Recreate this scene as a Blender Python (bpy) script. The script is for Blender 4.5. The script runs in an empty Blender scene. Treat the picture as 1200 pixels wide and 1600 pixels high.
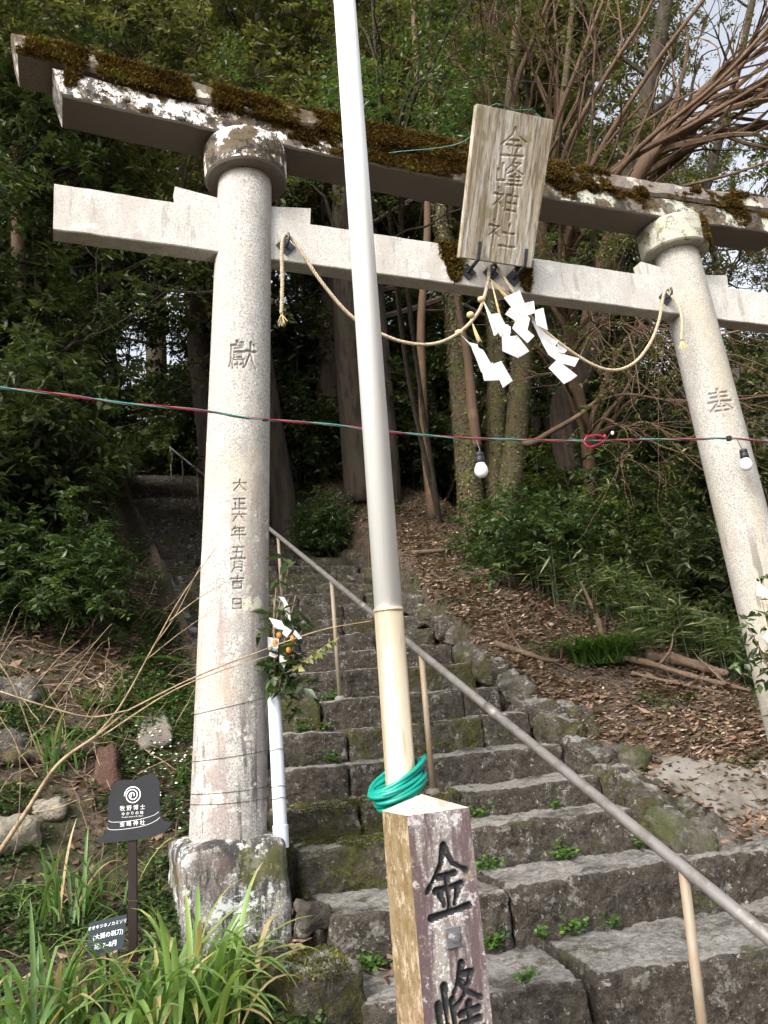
import bpy, math, random
import numpy as np
from mathutils import Vector, Matrix, noise as mnoise

# ------------------------------------------------------------------ camera, sky, sun, exposure
scene = bpy.context.scene
COL = scene.collection
YAW, PITCH, ROLL, FPX = 0.3905, 0.2514, 0.0865, 1243.0
CAM = np.array([-2.6437, -4.1493, 1.5])
_f = np.array([0, math.cos(PITCH), math.sin(PITCH)]); _r = np.array([1., 0, 0]); _u = np.array([0, -math.sin(PITCH), math.cos(PITCH)])
_R = _r*math.cos(ROLL) - _u*math.sin(ROLL); _U = _u*math.cos(ROLL) + _r*math.sin(ROLL)
def _toworld(a):
    c, s = math.cos(YAW), math.sin(YAW)
    return np.array([a[0]*c + a[1]*s, -a[0]*s + a[1]*c, a[2]])
CR, CU, CF = _toworld(_R), _toworld(_U), _toworld(_f)
cd = bpy.data.cameras.new('camera'); cam = bpy.data.objects.new('camera', cd); COL.objects.link(cam)
cd.sensor_fit = 'VERTICAL'; cd.sensor_height = 24.0; cd.sensor_width = 18.0
cd.lens = 24.0*FPX/1600; cd.clip_start = 0.05; cd.clip_end = 2000
cam.matrix_world = Matrix(((CR[0], CU[0], -CF[0], CAM[0]), (CR[1], CU[1], -CF[1], CAM[1]), (CR[2], CU[2], -CF[2], CAM[2]), (0, 0, 0, 1)))
scene.camera = cam

SUN_EL, SUN_DIR = math.radians(38), (-0.80, -0.60)
w = bpy.data.worlds.new('World'); scene.world = w; w.use_nodes = True
nt = w.node_tree; nt.nodes.clear()
sky = nt.nodes.new('ShaderNodeTexSky'); sky.sky_type = 'NISHITA'; sky.sun_disc = False
sky.sun_elevation = SUN_EL; sky.sun_rotation = math.atan2(SUN_DIR[0], SUN_DIR[1])
sky.air_density = 1.0; sky.dust_density = 4.0; sky.ozone_density = 0.6
bg = nt.nodes.new('ShaderNodeBackground'); bg.inputs['Strength'].default_value = 0.15
wo = nt.nodes.new('ShaderNodeOutputWorld')
hs = nt.nodes.new('ShaderNodeHueSaturation'); hs.inputs['Saturation'].default_value = 0.30   # thin high cloud: a pale sky all round
nt.links.new(sky.outputs[0], hs.inputs['Color']); nt.links.new(hs.outputs[0], bg.inputs['Color']); nt.links.new(bg.outputs[0], wo.inputs['Surface'])
sl = bpy.data.lights.new('sun', 'SUN'); sl.energy = 1.6; sl.angle = math.radians(24); sl.color = (1.0, 0.94, 0.85)
sun = bpy.data.objects.new('sun', sl); COL.objects.link(sun)
sd = Vector((SUN_DIR[0]*math.cos(SUN_EL), SUN_DIR[1]*math.cos(SUN_EL), math.sin(SUN_EL)))
sun.rotation_euler = sd.to_track_quat('Z', 'Y').to_euler(); sun.location = (-8, -8, 12)
vs = scene.view_settings; vs.view_transform = 'Standard'; vs.look = 'None'; vs.exposure = 1.3; vs.gamma = 1.0; vs.use_curve_mapping = False
cy = scene.cycles
cy.max_bounces = 4; cy.diffuse_bounces = 2; cy.glossy_bounces = 2; cy.transmission_bounces = 2; cy.use_denoising = True
cy.use_adaptive_sampling = True; cy.adaptive_threshold = 0.03
cy.caustics_reflective = False; cy.caustics_refractive = False; cy.sample_clamp_indirect = 6

# ------------------------------------------------------------------ helpers
def px(x, y, d):
    """point of the place that lies d metres deep in the direction of photo position x, y"""
    return CAM + (CF + CR*(x-600)/FPX - CU*(y-800)/FPX)*d
def pv(x, y, v):
    """point in that direction on the upright plane Y = v"""
    r = CF + CR*(x-600)/FPX - CU*(y-800)/FPX
    return CAM + r*((v-CAM[1])/r[1])
def pz(x, y, z):
    r = CF + CR*(x-600)/FPX - CU*(y-800)/FPX
    return CAM + r*((z-CAM[2])/r[2])
def ss(a, b, x):
    t = np.clip((x-a)/(b-a), 0, 1); return t*t*(3-2*t)

def new_mesh(name, V, F, smooth=False, tint=None):
    V = np.asarray(V, dtype=np.float32).reshape(-1, 3)
    me = bpy.data.meshes.new(name)
    if isinstance(F, np.ndarray):
        n, k = F.shape
        me.vertices.add(len(V)); me.vertices.foreach_set('co', V.ravel())
        me.loops.add(n*k); me.loops.foreach_set('vertex_index', F.astype(np.int32).ravel())
        me.polygons.add(n); me.polygons.foreach_set('loop_start', np.arange(0, n*k, k, dtype=np.int32))
        me.update(calc_edges=True)
    else:
        me.from_pydata(V.tolist(), [], F); me.update()
    if smooth: me.polygons.foreach_set('use_smooth', np.ones(len(me.polygons), dtype=bool))
    if tint is not None:
        a = me.attributes.new('tint', 'FLOAT', 'FACE'); a.data.foreach_set('value', np.asarray(tint, dtype=np.float32))
    me.validate()
    return me
def put(name, me, mat, parent=None):
    o = bpy.data.objects.new(name, me); COL.objects.link(o)
    if mat is not None and len(me.materials) == 0: me.materials.append(mat)
    if parent is not None:
        o.parent = parent
        if parent.type == 'EMPTY': o.matrix_parent_inverse = Matrix.Translation(-Vector(parent.location))
    return o
def obj(name, V, F, mat, parent=None, smooth=False, tint=None):
    return put(name, new_mesh(name, V, F, smooth, tint), mat, parent)
def tag(o, label=None, cat=None, group=None, kind=None):
    if label: o['label'] = label
    if cat: o['category'] = cat
    if group: o['group'] = group
    if kind: o['kind'] = kind
    return o
def thing(name, label, cat, loc=(0, 0, 0), group=None):
    o = bpy.data.objects.new(name, None); COL.objects.link(o); o.location = [float(c) for c in loc]
    o.empty_display_size = 0.1
    return tag(o, label, cat, group)
def dup(root, loc, rz=0.0, sc=1.0, label=None, group=None, tilt=(0, 0)):
    r = root.copy(); COL.objects.link(r); r.location = [float(c) for c in loc]
    r.rotation_euler = (tilt[0], tilt[1], rz); r.scale = (sc, sc, sc) if not hasattr(sc, '__len__') else sc
    if label: r['label'] = label
    if group: r['group'] = group
    for ch in list(root.children):
        c = ch.copy(); COL.objects.link(c); c.parent = r
        for g in list(ch.children):
            d = g.copy(); COL.objects.link(d); d.parent = c
    return r
def join(parts):
    Vs, Fs, n = [], [], 0
    for V, F in parts:
        V = np.asarray(V).reshape(-1, 3); Vs.append(V); Fs += [[i+n for i in f] for f in F]; n += len(V)
    return np.vstack(Vs), Fs

# ------------------------------------------------------------------ shape builders
def tube(pts, rad, n=8, cap=True):
    P = np.asarray(pts, float); m = len(P); R = np.broadcast_to(np.asarray(rad, float), (m,))
    T = np.gradient(P, axis=0); T /= np.linalg.norm(T, axis=1)[:, None]+1e-12
    a = np.array([0, 0, 1.]) if abs(T[0][2]) < .9 else np.array([1., 0, 0])
    N = np.cross(T[0], a); N /= np.linalg.norm(N)
    ang = np.linspace(0, 2*math.pi, n, endpoint=False); V = np.zeros((m, n, 3))
    for i in range(m):
        N = N-T[i]*(N@T[i]); N /= np.linalg.norm(N)+1e-12; B = np.cross(T[i], N)
        V[i] = P[i]+R[i]*(np.cos(ang)[:, None]*N+np.sin(ang)[:, None]*B)
    F = [[i*n+j, i*n+(j+1) % n, (i+1)*n+(j+1) % n, (i+1)*n+j] for i in range(m-1) for j in range(n)]
    if cap: F += [list(range(n))[::-1], [(m-1)*n+j for j in range(n)]]
    return V.reshape(-1, 3), F
def spline(pts, n=12):
    P = np.asarray(pts, float); P = np.vstack([2*P[0]-P[1], P, 2*P[-1]-P[-2]]); out = []
    for i in range(1, len(P)-2):
        for t in np.linspace(0, 1, n, endpoint=False):
            a, b, c, d = P[i-1], P[i], P[i+1], P[i+2]
            out.append(.5*((2*b)+(-a+c)*t+(2*a-5*b+4*c-d)*t*t+(-a+3*b-3*c+d)*t**3))
    out.append(P[-2]); return np.array(out)
def lathe(prof, c, n=32):
    V = []; m = len(prof)
    for r, z in prof:
        for k in range(n):
            a = 2*math.pi*k/n; V.append((c[0]+r*math.cos(a), c[1]+r*math.sin(a), c[2]+z))
    F = [[i*n+j, i*n+(j+1) % n, (i+1)*n+(j+1) % n, (i+1)*n+j] for i in range(m-1) for j in range(n)]
    F += [list(range(n))[::-1], [(m-1)*n+j for j in range(n)]]
    return np.array(V), F
def boxgrid(nx, ny, nz):
    """surface grid of the cube -1..1"""
    def face(n1, n2, fn):
        a, b = np.meshgrid(np.linspace(-1, 1, n1+1), np.linspace(-1, 1, n2+1), indexing='ij')
        idx = np.arange((n1+1)*(n2+1)).reshape(n1+1, n2+1)
        q = np.stack([idx[:-1, :-1], idx[1:, :-1], idx[1:, 1:], idx[:-1, 1:]], -1).reshape(-1, 4)
        return fn(a.ravel(), b.ravel()), q
    o = np.ones_like
    fs = [face(nx, ny, lambda a, b: np.c_[a, b, o(a)]), face(ny, nx, lambda a, b: np.c_[b, a, -o(a)]),
          face(nx, nz, lambda a, b: np.c_[a, -o(a), b]), face(nz, nx, lambda a, b: np.c_[b, o(a), a]),
          face(ny, nz, lambda a, b: np.c_[o(a), a, b]), face(nz, ny, lambda a, b: np.c_[-o(a), b, a])]
    V, Q, n = [], [], 0
    for v, q in fs: V.append(v); Q.append(q+n); n += len(v)
    V = np.vstack(V); Q = np.vstack(Q)
    key = np.round(V*1e5).astype(np.int64); _, first, inv = np.unique(key, axis=0, return_index=True, return_inverse=True)
    return V[first], inv.ravel()[Q]
def fbm(P, s, oct=4):
    return np.array([mnoise.fractal(Vector(p)*s, 0.9, 2.1, oct) for p in P.tolist()])
def stone_mesh(c, size, rz=0, rnd=.04, amp=.015, res=.035, seed=0, tilt=(0, 0), chip=.5, fscale=1.0):
    size = np.asarray(size, float); h = size/2
    nn = [max(3, min(72, int(round(s/res)))) for s in size]
    V, Q = boxgrid(*nn); rnd = min(rnd, .8*h.min())
    P = V*h; inner = np.clip(P, -(h-rnd), h-rnd); d = P-inner
    L = np.linalg.norm(d, axis=1); k = L > 1e-9
    Nn = np.zeros_like(P); Nn[k] = d[k]/L[k][:, None]
    P = inner+Nn*rnd
    Nn[~k] = 0
    off = seed*7.31
    S = P+off
    low = fbm(S, 2.2*fscale, 3); hi = fbm(S+3.3, 9*fscale, 4); vh = fbm(S+8.1, 26*fscale, 3)
    disp = amp*(1.0*low+.8*hi+.5*vh)-chip*amp*np.clip(fbm(S+20, 5*fscale, 3)-.3, 0, 2)*2
    P = P+Nn*disp[:, None]
    sh = np.array([mnoise.noise(Vector((off+i, 0.3, 1.7))) for i in range(4)])
    P[:, 0] += P[:, 2]*.07*sh[0]; P[:, 1] += P[:, 2]*.12*sh[1]; P[:, 1] += P[:, 0]*.04*sh[2]
    P[:, 2] += P[:, 0]*tilt[0]+P[:, 1]*tilt[1]
    cz, sz = math.cos(rz), math.sin(rz)
    P = np.c_[P[:, 0]*cz-P[:, 1]*sz, P[:, 0]*sz+P[:, 1]*cz, P[:, 2]]+np.asarray(c)
    return P, Q
def stone(name, c, size, mat, parent=None, **k):
    P, Q = stone_mesh(c, size, **k); return obj(name, P, Q, mat, parent, True)
def rbox(c, size, r=.008, seg=2):
    """box with rounded edges"""
    h = np.asarray(size, float)/2; V, Q = boxgrid(3, 3, 3)
    r = min(r, .45*h.min())
    P = np.sign(V)*np.where(abs(V) > .9, h, h-r)
    inner = np.clip(P, -(h-r), h-r); d = P-inner; L = np.linalg.norm(d, axis=1); k = L > 1e-9
    P[k] = inner[k]+d[k]/L[k][:, None]*r
    return P+np.asarray(c), Q.tolist()
def plate(poly, nrm, thick):
    P = np.asarray(poly, float); n = len(P); off = np.asarray(nrm)*thick
    V = np.vstack([P, P+off]); F = [list(range(n))[::-1], [n+i for i in range(n)]]+[[i, (i+1) % n, n+(i+1) % n, n+i] for i in range(n)]
    return V, F

# carved characters: strokes on a 0..100 square, y downwards
GL = {
 '大': "10,35 90,35|50,8 48,45 12,92|50,40 65,70 92,92",
 '正': "15,12 85,12|50,12 50,88|52,48 82,48|25,40 25,88|8,88 92,88",
 '六': "48,5 52,18|8,30 92,30|35,45 12,92|62,45 90,90",
 '年': "30,4 10,30|25,16 85,16|28,40 82,40|28,40 28,66|6,66 94,66|55,16 55,98",
 '五': "15,10 85,10|45,10 35,90|22,45 75,45 70,90|6,90 94,90",
 '月': "28,8 28,60 14,95|28,8 76,8 76,90 66,88|28,34 74,34|28,58 74,58",
 '吉': "10,20 90,20|50,4 50,42|22,42 78,42|25,56 25,92|25,56 75,56 75,92|25,90 75,90",
 '日': "25,8 25,94|25,8 75,8 75,94|25,50 75,50|25,90 75,90",
 '奉': "18,14 82,14|22,28 78,28|8,43 92,43|50,3 46,43 8,72|54,43 92,70|34,60 66,60|28,74 72,74|50,50 50,98",
 '獻': "28,2 28,14|28,8 50,8|8,16 52,16 48,24|10,16 8,60 2,90|18,28 48,24|14,40 54,40|20,47 46,47 46,58 20,58 20,47|14,66 14,96|14,66 52,66 52,94|22,84 44,84|33,72 33,96|60,36 96,36|78,6 76,40 56,94|78,42 86,72 98,94|88,12 94,22",
 '金': "50,2 40,26 6,60|50,2 66,26 96,40|34,43 68,40|24,60 80,56|51,42 50,88|34,66 40,80|72,62 62,80|10,94 92,86",
 '峰': "22,24 22,74|7,44 7,78 36,74|37,42 37,78|64,2 54,20 42,34|58,14 84,14 66,36 42,52|56,22 72,36 98,46|52,60 90,57|52,72 90,69|42,86 98,82|71,50 71,100",
 '神': "20,2 26,12|6,22 38,22 8,58|24,42 24,98|30,48 40,60|52,20 52,70|52,20 90,20 90,70|52,44 90,44|52,68 90,68|71,4 71,98",
 '社': "20,2 26,12|6,22 38,22 8,58|24,42 24,98|30,48 40,60|54,42 92,42|73,10 73,90|46,90 98,90",
}
def carve(a, b, ch, cx, cy, w, h, sw):
    """0..1 groove depth at surface points (a, b) for a character centred at cx, cy, w wide and h high"""
    g = np.zeros(a.shape)
    m = (abs(a-cx) < w*.6) & (abs(b-cy) < h*.6)
    if not m.any(): return g
    A, B = a[m], b[m]; best = np.zeros(A.shape)
    for st in GL[ch].split('|'):
        P = np.array([[float(t) for t in p.split(',')] for p in st.split()])
        P = np.c_[cx+(P[:, 0]/100-.5)*w, cy-(P[:, 1]/100-.5)*h]; n = len(P)-1
        for i in range(n):
            p, q = P[i], P[i+1]; d = q-p; L2 = d@d+1e-12
            t = np.clip(((A-p[0])*d[0]+(B-p[1])*d[1])/L2, 0, 1)
            dist = np.hypot(A-p[0]-t*d[0], B-p[1]-t*d[1])
            tt = (i+t)/n; wd = sw*(1.15-.75*tt+.35*np.exp(-((tt-.95)/.08)**2)) if abs(d[0]) < abs(d[1])*3 else sw*(.75+.6*abs(tt-.5))
            best = np.maximum(best, np.clip(1.35*(1-dist/wd), 0, 1))
    g[m] = best; return g

# ------------------------------------------------------------------ materials
def M(name, base, layers=(), rough=.85, bump=(), spec=.3, metal=0.0, coord='Object'):
    m = bpy.data.materials.new(name); m.use_nodes = True; nt = m.node_tree; nd = nt.nodes; lk = nt.links
    bs = nd['Principled BSDF']; bs.inputs['Roughness'].default_value = rough; bs.inputs['Metallic'].default_value = metal
    bs.inputs['Specular IOR Level'].default_value = spec
    tc = nd.new('ShaderNodeTexCoord'); geo = nd.new('ShaderNodeNewGeometry')
    sep = None
    cur = nd.new('ShaderNodeRGB'); cur.outputs[0].default_value = (*base, 1); cur = cur.outputs[0]
    def tex(kind, scale, detail, sx, seed, rgh=.6):
        mp = nd.new('ShaderNodeMapping'); mp.inputs['Scale'].default_value = sx; mp.inputs['Location'].default_value = (seed*3.7, seed*1.9, seed*5.3)
        lk.new(tc.outputs[coord], mp.inputs['Vector'])
        if kind == 'voronoi':
            t = nd.new('ShaderNodeTexVoronoi'); t.inputs['Scale'].default_value = scale; lk.new(mp.outputs[0], t.inputs['Vector']); return t.outputs['Distance']
        if kind == 'cell':
            t = nd.new('ShaderNodeTexVoronoi'); t.inputs['Scale'].default_value = scale; lk.new(mp.outputs[0], t.inputs['Vector'])
            s = nd.new('ShaderNodeSeparateColor'); lk.new(t.outputs['Color'], s.inputs[0]); return s.outputs[0]
        t = nd.new('ShaderNodeTexNoise'); t.inputs['Scale'].default_value = scale; t.inputs['Detail'].default_value = detail
        t.inputs['Roughness'].default_value = rgh; lk.new(mp.outputs[0], t.inputs['Vector']); return t.outputs['Fac']
    def mrange(sock, lo, hi, a=0., b=1.):
        r = nd.new('ShaderNodeMapRange'); r.interpolation_type = 'SMOOTHSTEP'
        r.inputs['From Min'].default_value = lo; r.inputs['From Max'].default_value = hi
        r.inputs['To Min'].default_value = a; r.inputs['To Max'].default_value = b
        lk.new(sock, r.inputs['Value']); return r.outputs[0]
    def mul(a, b):
        q = nd.new('ShaderNodeMath'); q.operation = 'MULTIPLY'; lk.new(a, q.inputs[0])
        if isinstance(b, float): q.inputs[1].default_value = b
        else: lk.new(b, q.inputs[1])
        return q.outputs[0]
    for i, L in enumerate(layers):
        t = tex(L.get('kind', 'noise'), L.get('s', 5), L.get('det', 5), L.get('sx', (1, 1, 1)), L.get('seed', i+1), L.get('rgh', .6))
        k = mrange(t, L.get('lo', .45), L.get('hi', .6)); k = mul(k, float(L.get('amt', 1)))
        if 'up' in L:
            if sep is None: sep = nd.new('ShaderNodeSeparateXYZ'); lk.new(geo.outputs['Normal'], sep.inputs[0])
            k = mul(k, mrange(sep.outputs[2], *L['up']))
        if 'box' in L:   # only within a stretch of the piece: (axis, lo0, lo1[, hi1, hi0])
            ax, b = L['box'][0], L['box'][1:]
            so = nd.new('ShaderNodeSeparateXYZ'); lk.new(tc.outputs[coord], so.inputs[0])
            k = mul(k, mrange(so.outputs[ax], b[0], b[1]))
            if len(b) == 4: k = mul(k, mrange(so.outputs[ax], b[2], b[3], 1., 0.))
        mx = nd.new('ShaderNodeMix'); mx.data_type = 'RGBA'
        lk.new(k, mx.inputs['Factor']); lk.new(cur, mx.inputs['A']); mx.inputs['B'].default_value = (*L['c'], 1); cur = mx.outputs['Result']
    lk.new(cur, bs.inputs['Base Color'])
    prev = None
    for j, b in enumerate(bump):
        t = tex(b[3] if len(b) > 3 else 'noise', b[0], 6, b[4] if len(b) > 4 else (1, 1, 1), 11+j)
        bn = nd.new('ShaderNodeBump'); bn.inputs['Strength'].default_value = b[1]; bn.inputs['Distance'].default_value = b[2]
        lk.new(t, bn.inputs['Height'])
        if prev is not None: lk.new(prev, bn.inputs['Normal'])
        prev = bn.outputs[0]
    if prev is not None: lk.new(prev, bs.inputs['Normal'])
    return m
def leafmat(name, ramp, rough=.42, trans=.25, spec=.4, tcol=None):
    m = bpy.data.materials.new(name); m.use_nodes = True; nt = m.node_tree; nd = nt.nodes; lk = nt.links
    bs = nd['Principled BSDF']; bs.inputs['Roughness'].default_value = rough; bs.inputs['Specular IOR Level'].default_value = spec
    at = nd.new('ShaderNodeAttribute'); at.attribute_name = 'tint'
    cr = nd.new('ShaderNodeValToRGB'); el = cr.color_ramp.elements
    while len(el) < len(ramp): el.new(.5)
    for e, (p, c) in zip(el, ramp): e.position = p; e.color = (*c, 1)
    lk.new(at.outputs['Fac'], cr.inputs[0]); lk.new(cr.outputs[0], bs.inputs['Base Color'])
    if trans > 0:
        tr = nd.new('ShaderNodeBsdfTranslucent'); mx = nd.new('ShaderNodeMixShader'); mx.inputs[0].default_value = trans
        br = nd.new('ShaderNodeMix'); br.data_type = 'RGBA'; br.blend_type = 'MULTIPLY'; br.inputs['Factor'].default_value = 1
        lk.new(cr.outputs[0], br.inputs['A']); br.inputs['B'].default_value = (2.0, 2.2, 1.0, 1); lk.new(br.outputs['Result'], tr.inputs[0])
        lk.new(bs.outputs[0], mx.inputs[1]); lk.new(tr.outputs[0], mx.inputs[2])
        lk.new(mx.outputs[0], nd['Material Output'].inputs['Surface'])
    return m

GRAIN = [dict(s=95, det=3, lo=.50, hi=.60, c=(.16, .15, .145), amt=.8, rgh=.7), dict(s=120, det=3, lo=.54, hi=.62, c=(.66, .65, .62), amt=.75, seed=5, rgh=.7)]
GRAIN2 = [dict(GRAIN[0], amt=.5, s=120), dict(GRAIN[1], amt=.6)]
m_granite = M('weathered granite', (.50, .485, .455), GRAIN2+[
    dict(s=2.2, det=8, lo=.46, hi=.62, c=(.37, .34, .30), amt=.6, sx=(1.6, 1.6, .6), rgh=.68),
    dict(s=7, det=9, lo=.54, hi=.64, c=(.25, .225, .21), amt=.55, sx=(2.2, 2.2, .35), seed=9, rgh=.7),
    dict(s=6, det=9, lo=.57, hi=.61, c=(.66, .64, .58), amt=.6, seed=14, rgh=.75)],
    rough=.9, bump=[(120, .5, .005), (14, .35, .012)])
m_pillar = M('granite of the pillars', (.39, .375, .35), GRAIN+[
    dict(s=3.2, det=8, lo=.44, hi=.60, c=(.25, .185, .175), amt=.7, sx=(2.4, 2.4, .35), box=(2, .8, 1.2, 2.5, 3.3), rgh=.65),
    dict(s=4, det=8, lo=.50, hi=.57, c=(.07, .06, .055), amt=.85, sx=(3.2, 3.2, .22), seed=7, box=(2, .6, .8, 1.2, 1.9), rgh=.7),
    dict(s=3.6, det=9, lo=.535, hi=.57, c=(.70, .66, .54), amt=.9, seed=21, rgh=.72, box=(2, .9, 1.3, 2.5, 3.1)),
    dict(s=14, det=8, lo=.60, hi=.63, c=(.66, .64, .56), amt=.85, seed=27, rgh=.7, box=(2, .6, 1.0, 3.0, 3.6)),
    dict(s=2.0, det=6, lo=.48, hi=.68, c=(.44, .38, .27), amt=.45, seed=33),
    dict(s=11, det=7, lo=.48, hi=.62, c=(.30, .28, .265), amt=.5, seed=41, sx=(1, 1, .5))],
    rough=.92, bump=[(95, .6, .006), (16, .3, .012)])
m_pillar2 = M('granite of the right pillar', (.37, .355, .32), GRAIN+[
    dict(s=2.2, det=7, lo=.46, hi=.66, c=(.36, .31, .225), amt=.55, sx=(1.6, 1.6, .4)), dict(s=11, det=7, lo=.48, hi=.62, c=(.30, .28, .26), amt=.5, seed=41, sx=(1, 1, .5)),
    dict(s=5, det=8, lo=.60, hi=.66, c=(.10, .09, .085), amt=.7, seed=7, sx=(2.5, 2.5, .3), box=(2, .8, 1.0, 2.2, 2.8))], rough=.92, bump=[(95, .6, .006), (16, .3, .012)])
m_pedestal = M('lichened granite of the pedestals', (.24, .225, .205), GRAIN+[
    dict(s=6, det=10, lo=.43, hi=.52, c=(.035, .032, .03), amt=.92, sx=(1.8, 1.8, .45), rgh=.75),
    dict(s=9, det=10, lo=.52, hi=.56, c=(.60, .62, .60), amt=.9, seed=4, rgh=.75),
    dict(s=4, det=8, lo=.54, hi=.62, c=(.07, .07, .02), amt=.8, seed=19),
    dict(s=3, det=6, lo=.5, hi=.62, c=(.27, .20, .18), amt=.5, seed=6)], rough=.95, bump=[(60, .6, .008), (14, .4, .015)])
m_lintel = M('mossy lichened stone of the lintel', (.17, .145, .12), GRAIN[:1]+[
    dict(s=6, det=8, lo=.38, hi=.52, c=(.075, .052, .022), amt=.92, rgh=.7, up=(-.4, .1)),
    dict(s=4.5, det=10, lo=.50, hi=.535, c=(.84, .80, .77), amt=.95, seed=3, rgh=.72, up=(-.5, -.1), box=(0, -3.2, -3.0, -1.0, -.7)),
    dict(s=4.5, det=10, lo=.50, hi=.55, c=(.55, .57, .49), amt=.85, seed=8, rgh=.7, up=(-.5, -.1), box=(0, -.1, .2, 3.5, 3.6)),
    dict(s=11, det=10, lo=.52, hi=.55, c=(.025, .023, .02), amt=.9, seed=12, rgh=.78, up=(-.5, -.1))],
    rough=.95, bump=[(45, .6, .01), (12, .4, .015)])
m_top = M('stone of the top lintel', (.25, .21, .185), GRAIN[:1]+[
    dict(s=6, det=9, lo=.36, hi=.54, c=(.075, .052, .024), amt=.9, rgh=.72, up=(-.7, -.2), box=(0, -3.3, -3.2, .6, 1.6)),
    dict(s=5, det=9, lo=.54, hi=.58, c=(.56, .55, .48), amt=.8, seed=5, up=(-.6, -.1))], rough=.95, bump=[(50, .6, .01), (12, .4, .015)])
m_ring = M('lichen green granite', (.34, .32, .27), GRAIN2+[dict(s=7, det=10, lo=.46, hi=.55, c=(.42, .43, .33), amt=.8, rgh=.75), dict(s=12, det=10, lo=.54, hi=.59, c=(.11, .10, .075), amt=.8, seed=4, rgh=.75), dict(s=4, det=8, lo=.55, hi=.62, c=(.10, .09, .03), amt=.7, seed=9)], rough=.92, bump=[(60, .5, .008)])
m_moss2 = leafmat('green step moss', [(0, (.03, .032, .008)), (.5, (.06, .062, .014)), (.85, (.10, .10, .022)), (1, (.20, .20, .04))], rough=.9, trans=.1, spec=.1)
m_moss = leafmat('brown green moss', [(0, (.05, .032, .010)), (.45, (.10, .060, .016)), (.75, (.13, .082, .022)), (.9, (.13, .10, .022)), (1, (.15, .14, .03))], rough=.9, trans=.1, spec=.1)
STEP = [dict(s=9, det=10, lo=.42, hi=.58, c=(.036, .029, .022), amt=.9, rgh=.72),
        dict(s=45, det=8, lo=.52, hi=.60, c=(.16, .14, .115), amt=.55, rgh=.8), dict(s=18, det=10, lo=.50, hi=.56, c=(.020, .016, .013), amt=.7, rgh=.8, seed=31),
        dict(s=3.0, det=9, lo=.33, hi=.55, c=(.33, .315, .295), amt=.9, up=(.80, .96), rgh=.7),
        dict(s=30, det=8, lo=.48, hi=.58, c=(.085, .074, .06), amt=.6, seed=29, rgh=.75),
        dict(s=7, det=12, lo=.56, hi=.59, c=(.26, .25, .225), amt=.7, seed=13, rgh=.8),
        dict(s=22, det=10, lo=.595, hi=.62, c=(.42, .40, .36), amt=.85, seed=17, rgh=.78)]
BST = [(14, .9, .05), (45, .9, .03), (130, .7, .01)]
m_step = M('old step stone', (.072, .06, .048), STEP+[dict(s=4.5, det=11, lo=.56, hi=.63, c=(.05, .05, .018), amt=.8, seed=23, rgh=.75)], rough=.95, bump=BST)
m_stepmoss = M('mossy step stone', (.08, .068, .054), STEP+[dict(s=4.0, det=11, lo=.47, hi=.56, c=(.052, .050, .014), amt=.9, seed=23, rgh=.75), dict(s=30, det=8, lo=.55, hi=.62, c=(.11, .11, .03), amt=.6, seed=37)], rough=.95, bump=BST)
m_rock = M('pale rock', (.34, .30, .235), [dict(s=5, det=8, lo=.45, hi=.65, c=(.22, .2, .17), amt=.8), dict(s=4, det=8, lo=.55, hi=.66, c=(.10, .12, .04), amt=.7, seed=5)], rough=.95, bump=BST)
m_greyrock = M('grey rock', (.135, .12, .10), [dict(s=6, det=9, lo=.42, hi=.6, c=(.055, .047, .038), amt=.85, rgh=.7), dict(s=9, det=10, lo=.56, hi=.60, c=(.34, .33, .30), amt=.8, seed=5, rgh=.75), dict(s=3, det=7, lo=.52, hi=.66, c=(.06, .07, .02), amt=.8, seed=9)], rough=.95, bump=BST)
m_concrete = M('old concrete', (.19, .175, .155), [dict(s=4, det=9, lo=.42, hi=.6, c=(.10, .088, .072), amt=.85, rgh=.7), dict(s=80, det=3, lo=.58, hi=.68, c=(.16, .15, .13), amt=.5)], rough=.95, bump=[(40, .4, .01)])
m_soil = M('soil under leaf litter', (.052, .041, .032), [dict(s=9, det=8, lo=.42, hi=.62, c=(.028, .021, .015), amt=.9), dict(s=40, det=8, lo=.52, hi=.60, c=(.13, .092, .064), amt=.7, rgh=.7),
    dict(kind='cell', s=28, lo=.6, hi=.7, c=(.13, .088, .06), amt=.6), dict(s=2.2, det=8, lo=.50, hi=.60, c=(.032, .042, .014), amt=.6, seed=9)], rough=1, bump=[(30, .9, .03), (90, .6, .01)])
m_bark = M('dark bark', (.048, .035, .026), [dict(s=14, det=7, lo=.45, hi=.6, c=(.02, .015, .012), amt=.9, sx=(1, 1, .2)), dict(s=3, det=7, lo=.52, hi=.64, c=(.036, .04, .018), amt=.6, seed=6)], rough=.95, bump=[(22, .9, .02, 'noise', (1, 1, .2))])
m_bark_red = M('reddish brown bark', (.105, .066, .042), [dict(s=9, det=7, lo=.45, hi=.62, c=(.10, .06, .038), amt=.9, sx=(1, 1, .3)), dict(s=3, det=7, lo=.54, hi=.64, c=(.17, .115, .075), amt=.7, seed=6)], rough=.85, bump=[(20, .7, .015, 'noise', (1, 1, .25))])
m_bark_moss = M('ivy and moss covered bark', (.06, .045, .03), [dict(s=8, det=9, lo=.45, hi=.56, c=(.065, .065, .02), amt=.9, rgh=.7), dict(s=26, det=8, lo=.53, hi=.60, c=(.11, .10, .04), amt=.7), dict(s=4, det=8, lo=.55, hi=.62, c=(.09, .05, .03), amt=.8, seed=8)], rough=.95, bump=[(30, 1.0, .03), (90, .7, .01)])
m_twig = M('pale dry twig', (.33, .25, .16), [dict(s=20, det=5, lo=.45, hi=.6, c=(.17, .12, .075), amt=.8)], rough=.8, bump=[(60, .4, .004)])
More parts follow.
